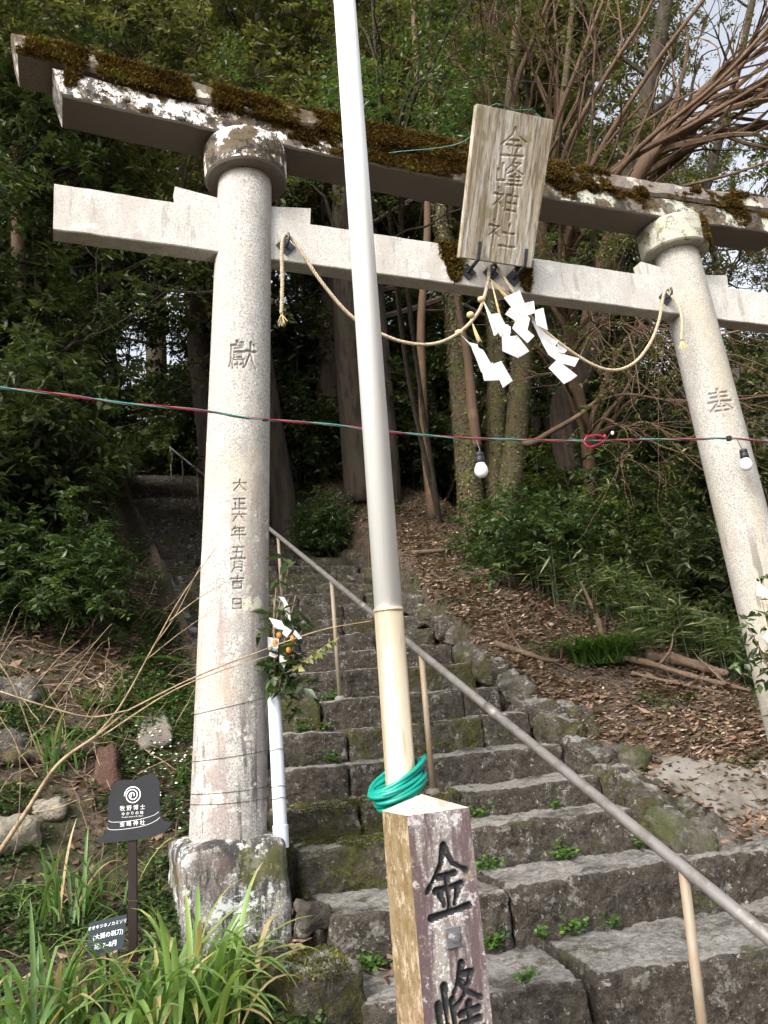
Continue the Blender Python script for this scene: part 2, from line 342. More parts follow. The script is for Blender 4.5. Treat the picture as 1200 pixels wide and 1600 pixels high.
m_deadwood = M('dead wood', (.13, .088, .06), [dict(s=12, det=7, lo=.45, hi=.62, c=(.10, .07, .048), amt=.9), dict(s=40, det=4, lo=.56, hi=.64, c=(.23, .17, .125), amt=.6)], rough=.95, bump=[(40, .8, .012)])
m_wood = M('bleached weathered board', (.46, .41, .32), [
    dict(s=9, det=7, lo=.42, hi=.6, c=(.24, .185, .125), amt=.85, sx=(2.6, .4, .16), rgh=.7),
    dict(s=7, det=7, lo=.52, hi=.62, c=(.62, .60, .55), amt=.85, sx=(3, .4, .13), seed=6),
    dict(s=60, det=4, lo=.5, hi=.64, c=(.13, .095, .065), amt=.6, sx=(2, .4, .06), seed=8),
    dict(s=6, det=8, lo=.6, hi=.66, c=(.22, .21, .10), amt=.6, seed=11)], rough=.9, bump=[(70, .5, .004, 'noise', (2, .4, .06))])
m_post = M('stained stone of the post', (.27, .245, .225), GRAIN+[
    dict(s=4.5, det=9, lo=.38, hi=.51, c=(.085, .053, .057), amt=.93, sx=(2.2, 2.2, .4), rgh=.7),
    dict(s=12, det=9, lo=.55, hi=.61, c=(.50, .48, .49), amt=.75, seed=5, rgh=.75),
    dict(s=7, det=8, lo=.6, hi=.66, c=(.30, .25, .13), amt=.6, seed=15)], rough=.92, bump=[(120, .5, .004), (18, .3, .008)])
m_postside = M('mottled stone face with warm light painted in', (.23, .17, .095), [dict(s=14, det=10, lo=.45, hi=.56, c=(.155, .105, .045), amt=.9, sx=(1.3, 1.3, .75), rgh=.78), dict(s=22, det=10, lo=.52, hi=.57, c=(.40, .33, .235), amt=.9, sx=(1.3, 1.3, .75), seed=5, rgh=.78), dict(s=5, det=6, lo=.45, hi=.62, c=(.30, .18, .12), amt=.5, box=(2, -1, 0, .5, .9)), dict(s=60, det=6, lo=.55, hi=.62, c=(.12, .085, .05), amt=.6, seed=9)], rough=.92, bump=[(70, .5, .006), (20, .3, .01)])  # mottled stone; warm light on this lit side is put into the ochre
m_iron = M('blackened iron', (.045, .05, .06), [dict(s=30, det=5, lo=.5, hi=.65, c=(.10, .10, .11), amt=.6)], rough=.55, spec=.5, metal=.4, bump=[(80, .2, .002)])
m_rope = M('straw rope', (.47, .39, .28), [dict(s=60, det=4, lo=.45, hi=.62, c=(.28, .22, .145), amt=.7)], rough=.9, bump=[(160, .6, .003)])
m_straw = M('loose straw', (.60, .47, .26), [dict(s=40, det=4, lo=.5, hi=.62, c=(.42, .31, .15), amt=.6)], rough=.85)
def papermat():
    m = bpy.data.materials.new('white paper'); m.use_nodes = True; nd = m.node_tree.nodes; lk = m.node_tree.links
    bs = nd['Principled BSDF']; bs.inputs['Base Color'].default_value = (.80, .80, .80, 1); bs.inputs['Roughness'].default_value = .7
    tr = nd.new('ShaderNodeBsdfTranslucent'); tr.inputs[0].default_value = (.8, .8, .8, 1)
    mx = nd.new('ShaderNodeMixShader'); mx.inputs[0].default_value = .25
    lk.new(bs.outputs[0], mx.inputs[1]); lk.new(tr.outputs[0], mx.inputs[2]); lk.new(mx.outputs[0], nd['Material Output'].inputs['Surface']); return m
m_paper = papermat()
m_polew = M('pole metal with bright sky reflection painted in', (.95, .945, .93), [dict(s=3, det=7, lo=.5, hi=.7, c=(.87, .855, .82), amt=.5, sx=(1, 1, .3)), dict(s=20, det=8, lo=.58, hi=.68, c=(.72, .68, .60), amt=.3, sx=(2, 2, .06), seed=5)], rough=.22, spec=.8, metal=.12, bump=[(30, .05, .002)])  # bare metal pole; the bright sky it reflects is put into the white
m_poleb = M('pole metal with warm ground reflection painted in', (.78, .66, .47), [dict(s=8, det=5, lo=.48, hi=.66, c=(.66, .55, .38), amt=.6, sx=(1, 1, .2)), dict(s=26, det=8, lo=.56, hi=.64, c=(.42, .34, .23), amt=.5, sx=(2, 2, .15), seed=6)], rough=.34, spec=.6, metal=.7, bump=[(60, .08, .002)])  # same metal lower down; base colour stands in for the reflected ground
m_galv = M('galvanised pipe', (.20, .19, .18), [dict(s=14, det=7, lo=.45, hi=.62, c=(.13, .115, .10), amt=.7), dict(s=50, det=4, lo=.6, hi=.68, c=(.32, .31, .30), amt=.5)], rough=.55, metal=.35, spec=.5, bump=[(80, .15, .002)])
m_galvpost = M('rust stained pipe post', (.27, .23, .175), [dict(s=14, det=7, lo=.45, hi=.62, c=(.25, .17, .11), amt=.75, sx=(1, 1, .4))], rough=.65, metal=.25, spec=.4)
m_hose = M('teal plastic hose', (.0, .22, .17), [dict(s=9, det=4, lo=.5, hi=.65, c=(.0, .15, .12), amt=.5)], rough=.35, spec=.5)
m_pvc = M('white plastic pipe', (.60, .64, .72), [dict(s=6, det=6, lo=.5, hi=.7, c=(.50, .53, .58), amt=.5, sx=(1, 1, .4))], rough=.4, spec=.5)
m_wire = M('thin rusty wire', (.12, .085, .065), rough=.6, metal=.5)
m_red = M('red wire insulation', (.30, .012, .03), rough=.45, spec=.5)
m_green = M('green wire insulation', (.05, .25, .21), rough=.45, spec=.5)
m_grey = M('grey wire insulation', (.13, .11, .12), rough=.5, spec=.4)
m_black = M('black rubber', (.015, .015, .017), rough=.55, spec=.4)
m_bulb = M('frosted white glass bulb', (.86, .86, .85), rough=.25, spec=.6)
m_sign = M('matt charcoal sign board', (.020, .021, .025), [dict(s=4, det=4, lo=.5, hi=.7, c=(.026, .027, .031), amt=.6)], rough=.65, spec=.2)
m_signpost = M('dark brown painted post', (.016, .009, .009), rough=.6, spec=.25)
m_print = M('white print', (.80, .80, .80), rough=.6)
m_label = M('black plant label', (.012, .020, .026), rough=.6, spec=.2)
m_chalk = M('white marker writing', (.78, .82, .84), rough=.7)
m_steel = M('stainless steel', (.36, .37, .40), [dict(s=60, det=4, lo=.58, hi=.66, c=(.32, .16, .07), amt=.8)], rough=.35, metal=.8)

G1 = [(0, (.020, .031, .012)), (.5, (.044, .060, .022)), (.85, (.080, .098, .034)), (1, (.17, .17, .055))]
m_leaf = leafmat('dark evergreen leaves', G1, rough=.38, trans=.2)
m_leaf2 = leafmat('olive evergreen leaves', [(0, (.042, .047, .019)), (.5, (.085, .087, .033)), (.85, (.145, .132, .05)), (1, (.23, .175, .085))], rough=.45, trans=.25)
m_leaf3 = leafmat('mid green leaves', [(0, (.024, .042, .016)), (.5, (.05, .080, .028)), (.85, (.088, .125, .040)), (1, (.16, .19, .06))], rough=.4, trans=.3)
m_leaf4 = leafmat('yellow green leaves', [(0, (.03, .05, .012)), (.5, (.065, .095, .02)), (.85, (.13, .15, .032)), (1, (.20, .20, .06))], rough=.42, trans=.3)
m_sasa = leafmat('dwarf bamboo leaves', [(0, (.03, .05, .018)), (.5, (.055, .085, .028)), (.8, (.10, .125, .045)), (1, (.28, .28, .16))], rough=.4, trans=.25)
m_litter = leafmat('fallen brown leaves', [(0, (.055, .033, .022)), (.35, (.13, .083, .055)), (.7, (.26, .175, .125)), (.93, (.40, .30, .225)), (1, (.55, .47, .36))], rough=.75, trans=.1, spec=.2)
m_weed = leafmat('fresh weed leaves', [(0, (.03, .06, .015)), (.6, (.06, .13, .022)), (1, (.12, .21, .04))], rough=.5, trans=.3)
m_cover = leafmat('ground cover leaves', [(0, (.022, .042, .014)), (.5, (.045, .085, .022)), (.85, (.08, .13, .035)), (1, (.18, .19, .08))], rough=.55, trans=.25)
m_strap = leafmat('strap leaves', [(0, (.055, .11, .035)), (.5, (.12, .205, .06)), (.86, (.20, .29, .085)), (.93, (.36, .37, .10)), (1, (.40, .31, .17))], rough=.42, trans=.3, spec=.4)
m_flower = leafmat('small white flowers', [(0, (.75, .76, .72)), (1, (.8, .8, .8))], rough=.6, trans=.2)
m_fade = leafmat('withered sprig leaves', [(0, (.10, .13, .04)), (.6, (.24, .26, .09)), (.9, (.34, .33, .15)), (1, (.42, .22, .05))], rough=.5, trans=.3)

rng = np.random.default_rng(7); R = random.Random(7)

# ------------------------------------------------------------------ ground
def S(y): return .44*(y-.47)+1.113
LY = np.array([-60, -6, -4, -2.2, -1.2, -.3, .3, 1.2, 2, 4, 8, 14, 25, 60, 160.])
LZ = np.array([-.6, -.15, -.02, .10, .36, .50, .80, 1.50, 2.02, 3.1, 5.0, 8.0, 13.0, 22, 30.])
RY = np.array([-60, -6, -4, -2, -1.2, -.5, -.12, .12, 1, 2, 3, 4.6, 6, 8, 12, 25, 60, 160.])
RZ = np.array([-.8, -.3, -.1, .05, .15, .40, .58, .88, 1.34, 1.86, 2.45, 3.45, 4.15, 5.3, 7.6, 13.0, 20, 26.])
def right_edge(y): return np.interp(y, [-3, -.3, .9, 1.5, 2.9, 6, 9, 30], [.62, .45, .55, .63, .82, 1.1, 1.25, 1.2])
def ground_z(x, y):
    x = np.asarray(x, float); y = np.asarray(y, float)
    left = np.interp(y, LY, LZ)+.16*np.clip(-2.3-x, 0, 8)*ss(-1, 1.5, y)
    right = np.interp(y, RY, RZ)
    fall = np.clip(x-2.5-.12*np.clip(y-3, 0, 10), 0, 30)
    right = right-np.minimum(.55*fall, 1.2+.06*fall)*ss(-1.5, 1.5, y)+.10*ss(.4, 2.2, x)*ss(-1, .5, y)*(1-ss(2, 4, y))
    re = right_edge(y)
    mid = S(y)-.42
    mid = np.where(y < -1.0, np.interp(y, [-60, -6, -2.2, -1.0], [-.7, -.2, .05, .12]), mid)
    tl = 1-ss(-1.70, -1.54, x)
    tr = ss(re-.05, re+.18, x)
    g = mid*(1-tl)*(1-tr)+left*tl+right*tr
    # drain along the left side of the stairs
    g = g-.30*np.exp(-((x+1.86)/.13)**2)*ss(1.2, 2.2, y)
    return g+.40*np.clip(x-9, 0, 40)*ss(4, 12, y)
def bumpy(x, y):
    return np.array([.05*mnoise.fractal(Vector((a*.9, b*.9, 3.1)), .9, 2.1, 5) for a, b in zip(x.tolist(), y.tolist())])
def nonuni(segs):
    out = []
    for a, b, st in segs: out.append(np.arange(a, b-1e-9, st))
    out.append([segs[-1][1]]); return np.concatenate(out)
gx = nonuni([(-150, -40, 22), (-40, -12, 4), (-12, -4.2, .6), (-4.2, 4.2, .07), (4.2, 12, .5), (12, 40, 4), (40, 150, 22)])
gy = nonuni([(-150, -30, 20), (-30, -4, 2.5), (-4, 7, .07), (7, 16, .35), (16, 60, 3), (60, 160, 20)])
X, Y = np.meshgrid(gx, gy, indexing='ij'); Zg = ground_z(X.ravel(), Y.ravel())+bumpy(X.ravel(), Y.ravel())
idx = np.arange(X.size).reshape(X.shape)
Q = np.stack([idx[:-1, :-1], idx[1:, :-1], idx[1:, 1:], idx[:-1, 1:]], -1).reshape(-1, 4)
tag(obj('ground', np.c_[X.ravel(), Y.ravel(), Zg], Q, m_soil, None, True), 'brown earth hillside on both sides of the stone stairs', kind='structure')
def gz(x, y):
    x = np.atleast_1d(np.asarray(x, float)); y = np.atleast_1d(np.asarray(y, float)); return ground_z(x, y)+bumpy(x, y)

def hit(x, y, d0=3.0, d1=14.0):
    """where the view through photo position x, y first meets the ground"""
    for d in np.arange(d0, d1, .04):
        q = px(x, y, d)
        if q[2] < float(ground_z(q[0], q[1])): return q
    return px(x, y, d1)
def nmask(P, s, seed): return np.array([mnoise.fractal(Vector((p[0]*s+seed, p[1]*s, p[2]*s*1.6)), .8, 2.1, 4) for p in P.tolist()])
def tufts(pts, nrm, n, ln, parent, name='moss', soft=None, mat=None):
    """short moss blades standing on a surface"""
    k = len(pts); P = np.asarray(pts); N = np.asarray(nrm)
    d = N+rng.normal(0, .8, (k, 3)); d /= np.linalg.norm(d, axis=1)[:, None]
    s = np.cross(d, rng.normal(0, 1, (k, 3))); s /= np.linalg.norm(s, axis=1)[:, None]
    L = ln*rng.uniform(.5, 1.3, k)[:, None]*(1 if soft is None else np.clip(.25+soft*3.5, .25, 1.5)[:, None]); wd = np.maximum(L*.28, .003)
    V = np.stack([P-s*wd-d*.004, P+s*wd-d*.004, P+d*L], 1).reshape(-1, 3)
    F = np.arange(3*k).reshape(-1, 3)
    o = obj(name, V, F, mat or m_moss, parent, tint=np.clip(.45+.55*nmask(P, 5, 17)+rng.normal(0, .15, k), 0, 1)); o['kind'] = 'stuff'; return o
def moss_on(o, thr, ln=.012, seed=0, keep=1.0, zmin=-.2):
    me = o.data; n = len(me.vertices); co = np.empty(n*3, np.float32); me.vertices.foreach_get('co', co); no = np.empty(n*3, np.float32); me.vertex_normals.foreach_get('vector', no)
    co = co.reshape(-1, 3).astype(float); no = no.reshape(-1, 3).astype(float); r = 9
    P = np.repeat(co, r, 0)+rng.normal(0, .011, (n*r, 3)); N = np.repeat(no, r, 0); P = P-N*((P-np.repeat(co, r, 0))*N).sum(1)[:, None]
    mk = nmask(P, 3.2, seed); k = (mk+.35*N[:, 2] > thr) & (N[:, 2] > zmin) & (rng.uniform(0, 1, n*r) < keep)
    if k.sum() > 20: tufts(P[k], N[k], 0, ln, o, mat=m_moss2)
MOSSY = []
# ------------------------------------------------------------------ stone stairway
stairs = thing('stone_stairway', 'old mossy stone stairway climbing into the dark forest behind the gate', 'stairway', (-.5, -1.1, .2))
steps = [(-1.12, .43, .20), (-.535, .67, .10), (-.07, .875, .10), (.31, 1.04, .09), (.74, 1.235, .09), (1.20, 1.44, .06), (1.72, 1.665, .04), (2.27, 1.905, .03)]
while steps[-1][0] < 23: steps.append((steps[-1][0]+.47, steps[-1][1]+.207, 0))
for k, (v, z, sk) in enumerate(steps):
    nxt = steps[k+1] if k+1 < len(steps) else (v+.47, z+.2, 0)
    prevz = steps[k-1][1] if k else .12
    tread, rise = nxt[0]-v, z-prevz
    x0, x1 = -1.52, float(right_edge(v))
    if k == 0: x0, x1 = -1.50, 2.4
    if k == 1: x0, x1 = -1.52, 2.0
    x = x0; near = k < 8
    while x < x1-.12:
        wd = R.uniform(.45, 1.1) if near else R.uniform(.45, 1.0)
        if k in (0, 1): wd = R.uniform(.85, 1.3)
        if x1-(x+wd) < .3: wd = x1-x
        cx = x+wd/2; ny = v-sk*(cx+.5)+R.uniform(-.018, .018)
        dep = tread+.16; hh = rise+.10
        res = .018 if k < 3 else (.024 if near else (.05 if k < 16 else .11))
        amp = .016 if near else .018
        dz = R.uniform(-.012, .008)
        o = stone('step_stone', (cx, ny+dep/2, z-hh/2+dz), (wd-.003, dep, hh), m_stepmoss if (R.random() < .22 or (k in (2, 3) and x < -1)) else m_step, stairs,
                  rz=-sk+R.uniform(-.02, .02), rnd=.030 if near else .035, amp=amp, res=res, seed=k*13+len(stairs.children), tilt=(R.uniform(-.015, .015), R.uniform(-.03, .0)))
        if k < 6 and o.data.materials[0] == m_stepmoss: MOSSY.append((o, .15 if x < -1 and k in (2, 3) else .38))
        x += wd
# rough edge stones down both sides
yy = -.35
while yy < 20:
    xe = float(right_edge(yy)); n = 2 if yy < 3 else 1
    L = R.uniform(.28, .5)*(1 if yy < 6 else 1.5)
    for j in range(n):
        s_ = R.uniform(.17, .30)
        stone('edge_stone', (xe+.10+j*.24+R.uniform(-.04, .04), yy+R.uniform(-.05, .05), S(yy)-.06-j*.06+R.uniform(-.05, .06)), (s_, L, s_*R.uniform(.9, 1.2)), R.choice([m_step, m_greyrock, m_stepmoss]), stairs,
              rz=R.uniform(-.5, .5), rnd=.11, amp=.045, res=.03 if yy < 4 else .06, seed=int(yy*37)+j*5, tilt=(R.uniform(-.2, .2), R.uniform(0, .4)))
    yy += L*.82
yy = 1.0
while yy < 20:
    L = R.uniform(.35, .6)*(1 if yy < 6 else 1.4)
    stone('edge_stone', (-1.60+R.uniform(-.02, .02), yy, S(yy)-.10), (.20, L, .34), R.choice([m_step, m_greyrock]), stairs, rz=R.uniform(-.06, .06), rnd=.05, amp=.02, res=.05, seed=int(yy*41)+400, tilt=(0, .36))
    yy += L*.9

for i_, (o, th_) in enumerate(MOSSY): moss_on(o, th_, .011, i_*3.1)
# concrete strip at the right end of the lower steps
cxs, cys = np.meshgrid(np.linspace(0, 1, 26), np.linspace(0, 1, 12), indexing='ij')
A0, A1, B0, B1 = np.array([.62, .30]), np.array([1.9, -.75]), np.array([1.05, .62]), np.array([2.3, -.2])
cp = (A0*(1-cxs.ravel())[:, None]+A1*cxs.ravel()[:, None])*(1-cys.ravel())[:, None]+(B0*(1-cxs.ravel())[:, None]+B1*cxs.ravel()[:, None])*cys.ravel()[:, None]
cp = cp+np.c_[[mnoise.noise(Vector((a*3, b*3, 1)))*.05 for a, b in cp.tolist()], [mnoise.noise(Vector((a*3, b*3, 7)))*.07 for a, b in cp.tolist()]]
ci = np.arange(26*12).reshape(26, 12); cq = np.stack([ci[:-1, :-1], ci[1:, :-1], ci[1:, 1:], ci[:-1, 1:]], -1).reshape(-1, 4)
edge = np.minimum(np.minimum(cxs, 1-cxs)*6, np.minimum(cys, 1-cys)*5).ravel()
tag(obj('concrete_path', np.c_[cp, gz(cp[:, 0], cp[:, 1])-.06+.10*np.clip(edge, 0, 1)], cq, m_concrete, None, True), 'strip of bare grey concrete at the right end of the lower steps', 'path', kind='structure')

# ------------------------------------------------------------------ torii
torii = thing('stone_torii', 'large weathered stone shrine gate with mossy lintel over the stairway', 'torii gate', (0, 0, .5))
TI = math.tan(.0626)
def axis_x(sg, z): return sg*(1.7-TI*(z-1.5-2.6865))
def pil_r(z): return .1655+.0067*(2.6865-(z-1.5))
def pillar(sg, chars, face, mat=None):
    zs = [np.arange(.99, 4.76, .03)]
    for ch, zc, w_, h_ in chars: zs.append(np.arange(zc-h_*.6, zc+h_*.6, .0032))
    zs = np.unique(np.round(np.concatenate(zs), 4)); zs = zs[np.r_[True, np.diff(zs) > .0025]]
    fine = np.arange(-.75, .75, .0165); coarse = np.arange(.75, 2*math.pi-.75, .12); th = np.concatenate([fine, coarse]); n = len(th)
    TH, ZZ = np.meshgrid(th, zs); r = pil_r(ZZ); arc = np.where(TH > math.pi, TH-2*math.pi, TH)*r
    dep = np.zeros(TH.shape)
    for ch, zc, w_, h_ in chars: dep = np.maximum(dep, carve(arc, ZZ, ch, 0, zc, w_, h_, h_*.055))
    r = r-dep*.014
    ang = face+TH   # angle measured from -Y towards +X
    V = np.stack([axis_x(sg, ZZ)+r*np.sin(ang), -r*np.cos(ang), ZZ], -1).reshape(-1, 3)
    m = len(zs); i0 = np.arange((m-1)*n).reshape(m-1, n); nx = np.roll(i0, -1, axis=1)
    Q = np.stack([i0, nx, nx+n, i0+n], -1).reshape(-1, 4)
    return obj('pillar', V, Q, mat or m_pillar, torii, True)
face_l = math.atan2(CAM[0]-axis_x(-1, 2.5), -(CAM[1]))
zc = [3.55]
def zat(x, y): return float(pv(x, y, -.18)[2])
small = list(zip('大正六年五月吉日', [757, 787, 807, 832, 863, 885, 910, 943]))
P1 = pillar(-1, [('獻', zat(385, 553), .16, .175)]+[(c, zat(382, y), .085, .072 if c not in '六月日' else .06) for c, y in small], face_l+.10)
P2 = pillar(1, [('奉', zat(1140, 628), .20, .225)], math.atan2(CAM[0]-axis_x(1, 3), -CAM[1])+.28, m_pillar2)
for sg in (-1, 1):
    bx = axis_x(sg, 1.0)
    stone('pedestal', (bx, 0, .53), (.50, .50, .96), m_pedestal, torii, rnd=.065, amp=.012, res=.028, seed=3+sg, chip=.3)
    tx = axis_x(sg, 4.85)
    prof = [(.10, -.005), (.235, 0), (.247, .012), (.252, .10), (.254, .2), (.245, .222), (.1, .226)]
    V, F = lathe(prof, (tx, 0, 4.725), 48); obj('capital_ring', V, F, m_lintel if sg < 0 else m_ring, torii, False)
    for s2 in (-1, 1):
        a, b = (axis_x(sg, 4.5)+s2*.10, axis_x(sg, 4.5)+s2*.40)
        y0, y1 = -.045, .045; z0, z1, z2 = 4.4745, 4.555, 4.595
        V = np.array([(a, y0, z0), (b, y0, z0), (b+s2*.012, y0, z2 if s2*sg > 0 else z2), (a, y0, z1), (a, y1, z0), (b, y1, z0), (b+s2*.012, y1, z2), (a, y1, z1)])
        F = [[0, 1, 2, 3], [7, 6, 5, 4], [0, 4, 5, 1], [1, 5, 6, 2], [2, 6, 7, 3], [3, 7, 4, 0]]
        obj('wedge', V, F, m_granite, torii)
def beam(name, xs, prof, zfun, mat, cut=0.0, amp=.004):
    """prof: closed list of (y, z offset) seen from the -X end; zfun lifts the ends"""
    n = len(prof); V = []
    zmin = min(p[1] for p in prof); zmax = max(p[1] for p in prof)
    for x in xs:
        t = x/xs[-1]
        for (y, z) in prof:
            k = (z-zmin)/(zmax-zmin)
            q = Vector((x, y, z)); d = amp*mnoise.fractal(q*6, .9, 2.1, 4)
            V.append((x+cut*k*np.sign(x)*(abs(t) > .995), y*(1+d/.15), z+zfun(x)+d))
    m = len(xs); F = [[i*n+j, i*n+(j+1) % n, (i+1)*n+(j+1) % n, (i+1)*n+j] for i in range(m-1) for j in range(n)]
    F += [list(range(n)), [(m-1)*n+j for j in range(n)][::-1]]
    F = [f[::-1] for f in F]
    return obj(name, V, F, mat, torii)
def ringprof(y0, z0, y1, z1, c=.012, k=4, topbulge=0):
    pts = []
    def seg(a, b, n):
        for t in np.linspace(0, 1, n, endpoint=False): pts.append((a[0]+(b[0]-a[0])*t, a[1]+(b[1]-a[1])*t+0))
    seg((y0+c, z0), (y1-c, z0), k); seg((y1-c, z0), (y1, z0+c), 1); seg((y1, z0+c), (y1, z1-c), k); seg((y1, z1-c), (y1-c, z1), 1)
    if topbulge:
        for t in np.linspace(0, 1, 7, endpoint=False): pts.append((y1-c+(y0-y1+2*c)*t, z1+topbulge*math.sin(math.pi*t)))
    else: seg((y1-c, z1), (y0+c, z1), k)
    seg((y0+c, z1), (y0, z1-c), 1); seg((y0, z1-c), (y0, z0+c), k); seg((y0, z0+c), (y0+c, z0), 1)
    return pts
tie = beam('tie_beam', np.linspace(-2.743, 2.743, 90), ringprof(-.06, 4.1865, .06, 4.474, .006), lambda x: .006*(x/2.7)**2, m_granite, 0, .0035)
zsh = lambda x: .075*(x/2.7)**2
zka = lambda x: .13*(x/2.9)**2
lint = beam('lintel', np.linspace(-2.71, 2.71, 120), ringprof(-.131, 4.925, .131, 5.10, .010), zsh, m_lintel, .055, .006)
top = beam('top_lintel', np.linspace(-2.945, 2.945, 130), ringprof(-.146, 5.095, .146, 5.225, .02, topbulge=.05), zka, m_top, .045, .008)
# moss cushions on the lintels
n = 120000; xx = rng.uniform(-2.95, 2.9, n); u = rng.uniform(0, 1, n)
frontz = u < .5
yv = np.where(frontz, -.147, -.14+.28*(u-.5)/.5); zz = np.where(frontz, 5.075+.15*(u/.5), 5.225+.05*np.sin(math.pi*np.clip((u-.5)/.5, 0, 1)))+zka(xx)
P = np.c_[xx, yv, zz]; mk = nmask(P, 1.9, 3)+.65*nmask(P, 6.5, 11)-.12; lim = np.interp(xx, [-3, -2.8, -2.6, -.2, .6, 1.3, 2.9], [-.05, -.25, -.75, -.7, -.15, .30, .30])
gap = (np.exp(-((xx+1.93)/.07)**2)+np.exp(-((xx+1.28)/.04)**2)+.7*np.exp(-((xx+2.55)/.05)**2))
kk = mk-1.3*gap > lim+rng.normal(0, .10, n)
nn = np.where(frontz[:, None], np.array([[0, -1, .05]]), np.array([[0, 0, 1.]]))
tufts(P[kk], nn[kk], 0, .020, top, soft=(mk-1.3*gap-lim)[kk])
n = 60000; xx = rng.uniform(-2.7, 2.7, n); z0 = rng.uniform(0, 1, n); P = np.c_[xx, np.full(n, -.133), 4.94+.155*z0+zsh(xx)]
mk = nmask(P, 2.4, 9)+.5*nmask(P, 8, 21)-.05; lim = np.interp(xx, [-2.7, -2.2, -1.5, -1.0, .1, .8, 1.5, 2.7], [.0, -.08, -.10, -.45, -.40, .05, .05, -.05])+.85*(.70-z0)*np.interp(xx, [-2, -.8, .2, 1], [1, .4, .6, 1])
kk = mk > lim+rng.normal(0, .12, n); tufts(P[kk], np.tile([[0, -1, .1]], (kk.sum(), 1)), 0, .018, lint, soft=(mk-lim)[kk])
n = 5000; a = rng.uniform(-2.2, 2.2, n); zq = rng.uniform(4.78, 4.95, n); P = np.c_[axis_x(-1, 4.85)+.254*np.sin(a), -.254*np.cos(a), zq]
mk = nmask(P, 3, 5); kk = (mk > .25-1.6*(zq-4.86))
tufts(P[kk], np.c_[np.sin(a), -np.cos(a), a*0+.1][kk], 0, .02, lint)
n = 2600; a = rng.uniform(.2, 1.2, n); zq = rng.uniform(4.74, 4.95, n); P = np.c_[axis_x(1, 4.85)+.256*np.sin(a), -.256*np.cos(a), zq]
tufts(P, np.c_[np.sin(a), -np.cos(a), a*0+.1], 0, .02, lint)
for (xa, xb, za) in ((-.42, -.22, 4.20), (.14, .30, 4.20)):
    n = 2600; xx = rng.uniform(xa, xb, n); zq = rng.uniform(za, 4.49, n); P = np.c_[xx, np.full(n, -.062), zq]
    c = (xa+xb)/2; kk = abs(xx-c) < (xb-xa)/2*np.sqrt(np.clip((zq-za)/(4.49-za), .02, 1))*rng.uniform(.7, 1.1, n)
    tufts(P[kk], np.tile([[0, -1, -.5]], (kk.sum(), 1)), 0, .035, tie)
# hook plates
for hx, hz in ((-1.45, 4.285), (-.045, 4.30), (1.414, 4.30)):
    c = np.array([hx, -.0635, hz]); s = .062
    V, F = plate([c+(s, 0, 0), c+(0, 0, s), c-(s, 0, 0), c-(0, 0, s)], (0, -1, 0), .006)
    hp = obj('hook_plate', V, F, m_iron, torii)
    V, F = tube(spline([c+(0, 0, -.005), c+(0, -.05, -.012), c+(0, -.075, .01), c+(0, -.072, .045)], 6), .008, 8)
    obj('hook', V, F, m_iron, hp, True)

# ------------------------------------------------------------------ plaque
BL, BR = np.array([-.335, -.165, 4.315]), np.array([.200, -.165, 4.315])
TL_, TR_ = np.array([-.325, -.585, 5.130]), np.array([.235, -.585, 5.140])
plq = thing('shrine_plaque', 'bleached wooden plaque with carved characters leaning forward from the gate', 'plaque', (BL+BR)/2)
upv = (TL_-BL); H = np.linalg.norm(upv); upn = upv/H; nrm = np.cross(np.array([1., 0, 0]), upn); nrm /= np.linalg.norm(nrm)   # towards the viewer
nrm = nrm if nrm[1] < 0 else -nrm
au = np.linspace(0, 1, 190); bu = np.linspace(0, 1, 320); AU, BU = np.meshgrid(au, bu, indexing='ij')
Wd = .55; a_m = (AU-.5)*Wd; b_m = BU*H
dep = np.zeros(AU.shape)
for ch, t, w_, h_ in (('金', .80, .19, .19), ('峰', .60, .20, .19), ('神', .395, .21, .19), ('社', .19, .22, .17)):
    dep = np.maximum(dep, carve(a_m, b_m, ch, .012, t*H, w_, h_, .0115))
rel = np.array([mnoise.fractal(Vector((a*38, b*1.6, 5)), .8, 2.1, 4) for a, b in zip(a_m.ravel().tolist(), b_m.ravel().tolist())]).reshape(AU.shape)
front = .022+rel*.0022-dep*.008
base = (BL[None, None]*(1-AU)[..., None]+BR[None, None]*AU[..., None])*(1-BU)[..., None]+(TL_[None, None]*(1-AU)[..., None]+TR_[None, None]*AU[..., None])*BU[..., None]
Vf = base+nrm*front[..., None]; Vb = base-nrm*.022
na, nb = AU.shape; idx = np.arange(na*nb).reshape(na, nb); o2 = na*nb
Q = [np.stack([idx[:-1, :-1], idx[1:, :-1], idx[1:, 1:], idx[:-1, 1:]], -1).reshape(-1, 4), np.array([[o2+idx[0, 0], o2+idx[0, -1], o2+idx[-1, -1], o2+idx[-1, 0]]])]
for e in (idx[0, :], idx[:, -1], idx[-1, ::-1], idx[::-1, 0]): Q.append(np.stack([e[:-1], e[1:], e[1:]+o2, e[:-1]+o2], -1))
obj('board', np.vstack([Vf.reshape(-1, 3), Vb.reshape(-1, 3)]), np.vstack(Q), m_wood, plq)
for x in (-.22, .125):
    c = np.array([x, -.064, 4.285]); s = .062
    V, F = plate([c+(s, 0, 0), c+(0, 0, s), c-(s, 0, 0), c-(0, 0, s)], (0, -1, 0), .007)
    bp = obj('bracket_plate', V, F, m_iron, plq)
    p0 = np.array([x, -.07, 4.285]); q0 = BL*0+np.array([x, -.20, 4.292]); q1 = q0+upn*.11+nrm*.012
    Vp, Fp = join([plate([p0+(-.010, 0, -.012), p0+(.010, 0, -.012), q0+(.010, -.02, -.012), q0+(-.010, -.02, -.012)], (0, 0, 1), .014),
                   plate([q0+(-.010, -.02, -.012), q0+(.010, -.02, -.012), q1+(.010, -.006, 0), q1+(-.010, -.006, 0)], nrm, -.010)])
    obj('bracket', Vp, Fp, m_iron, bp)
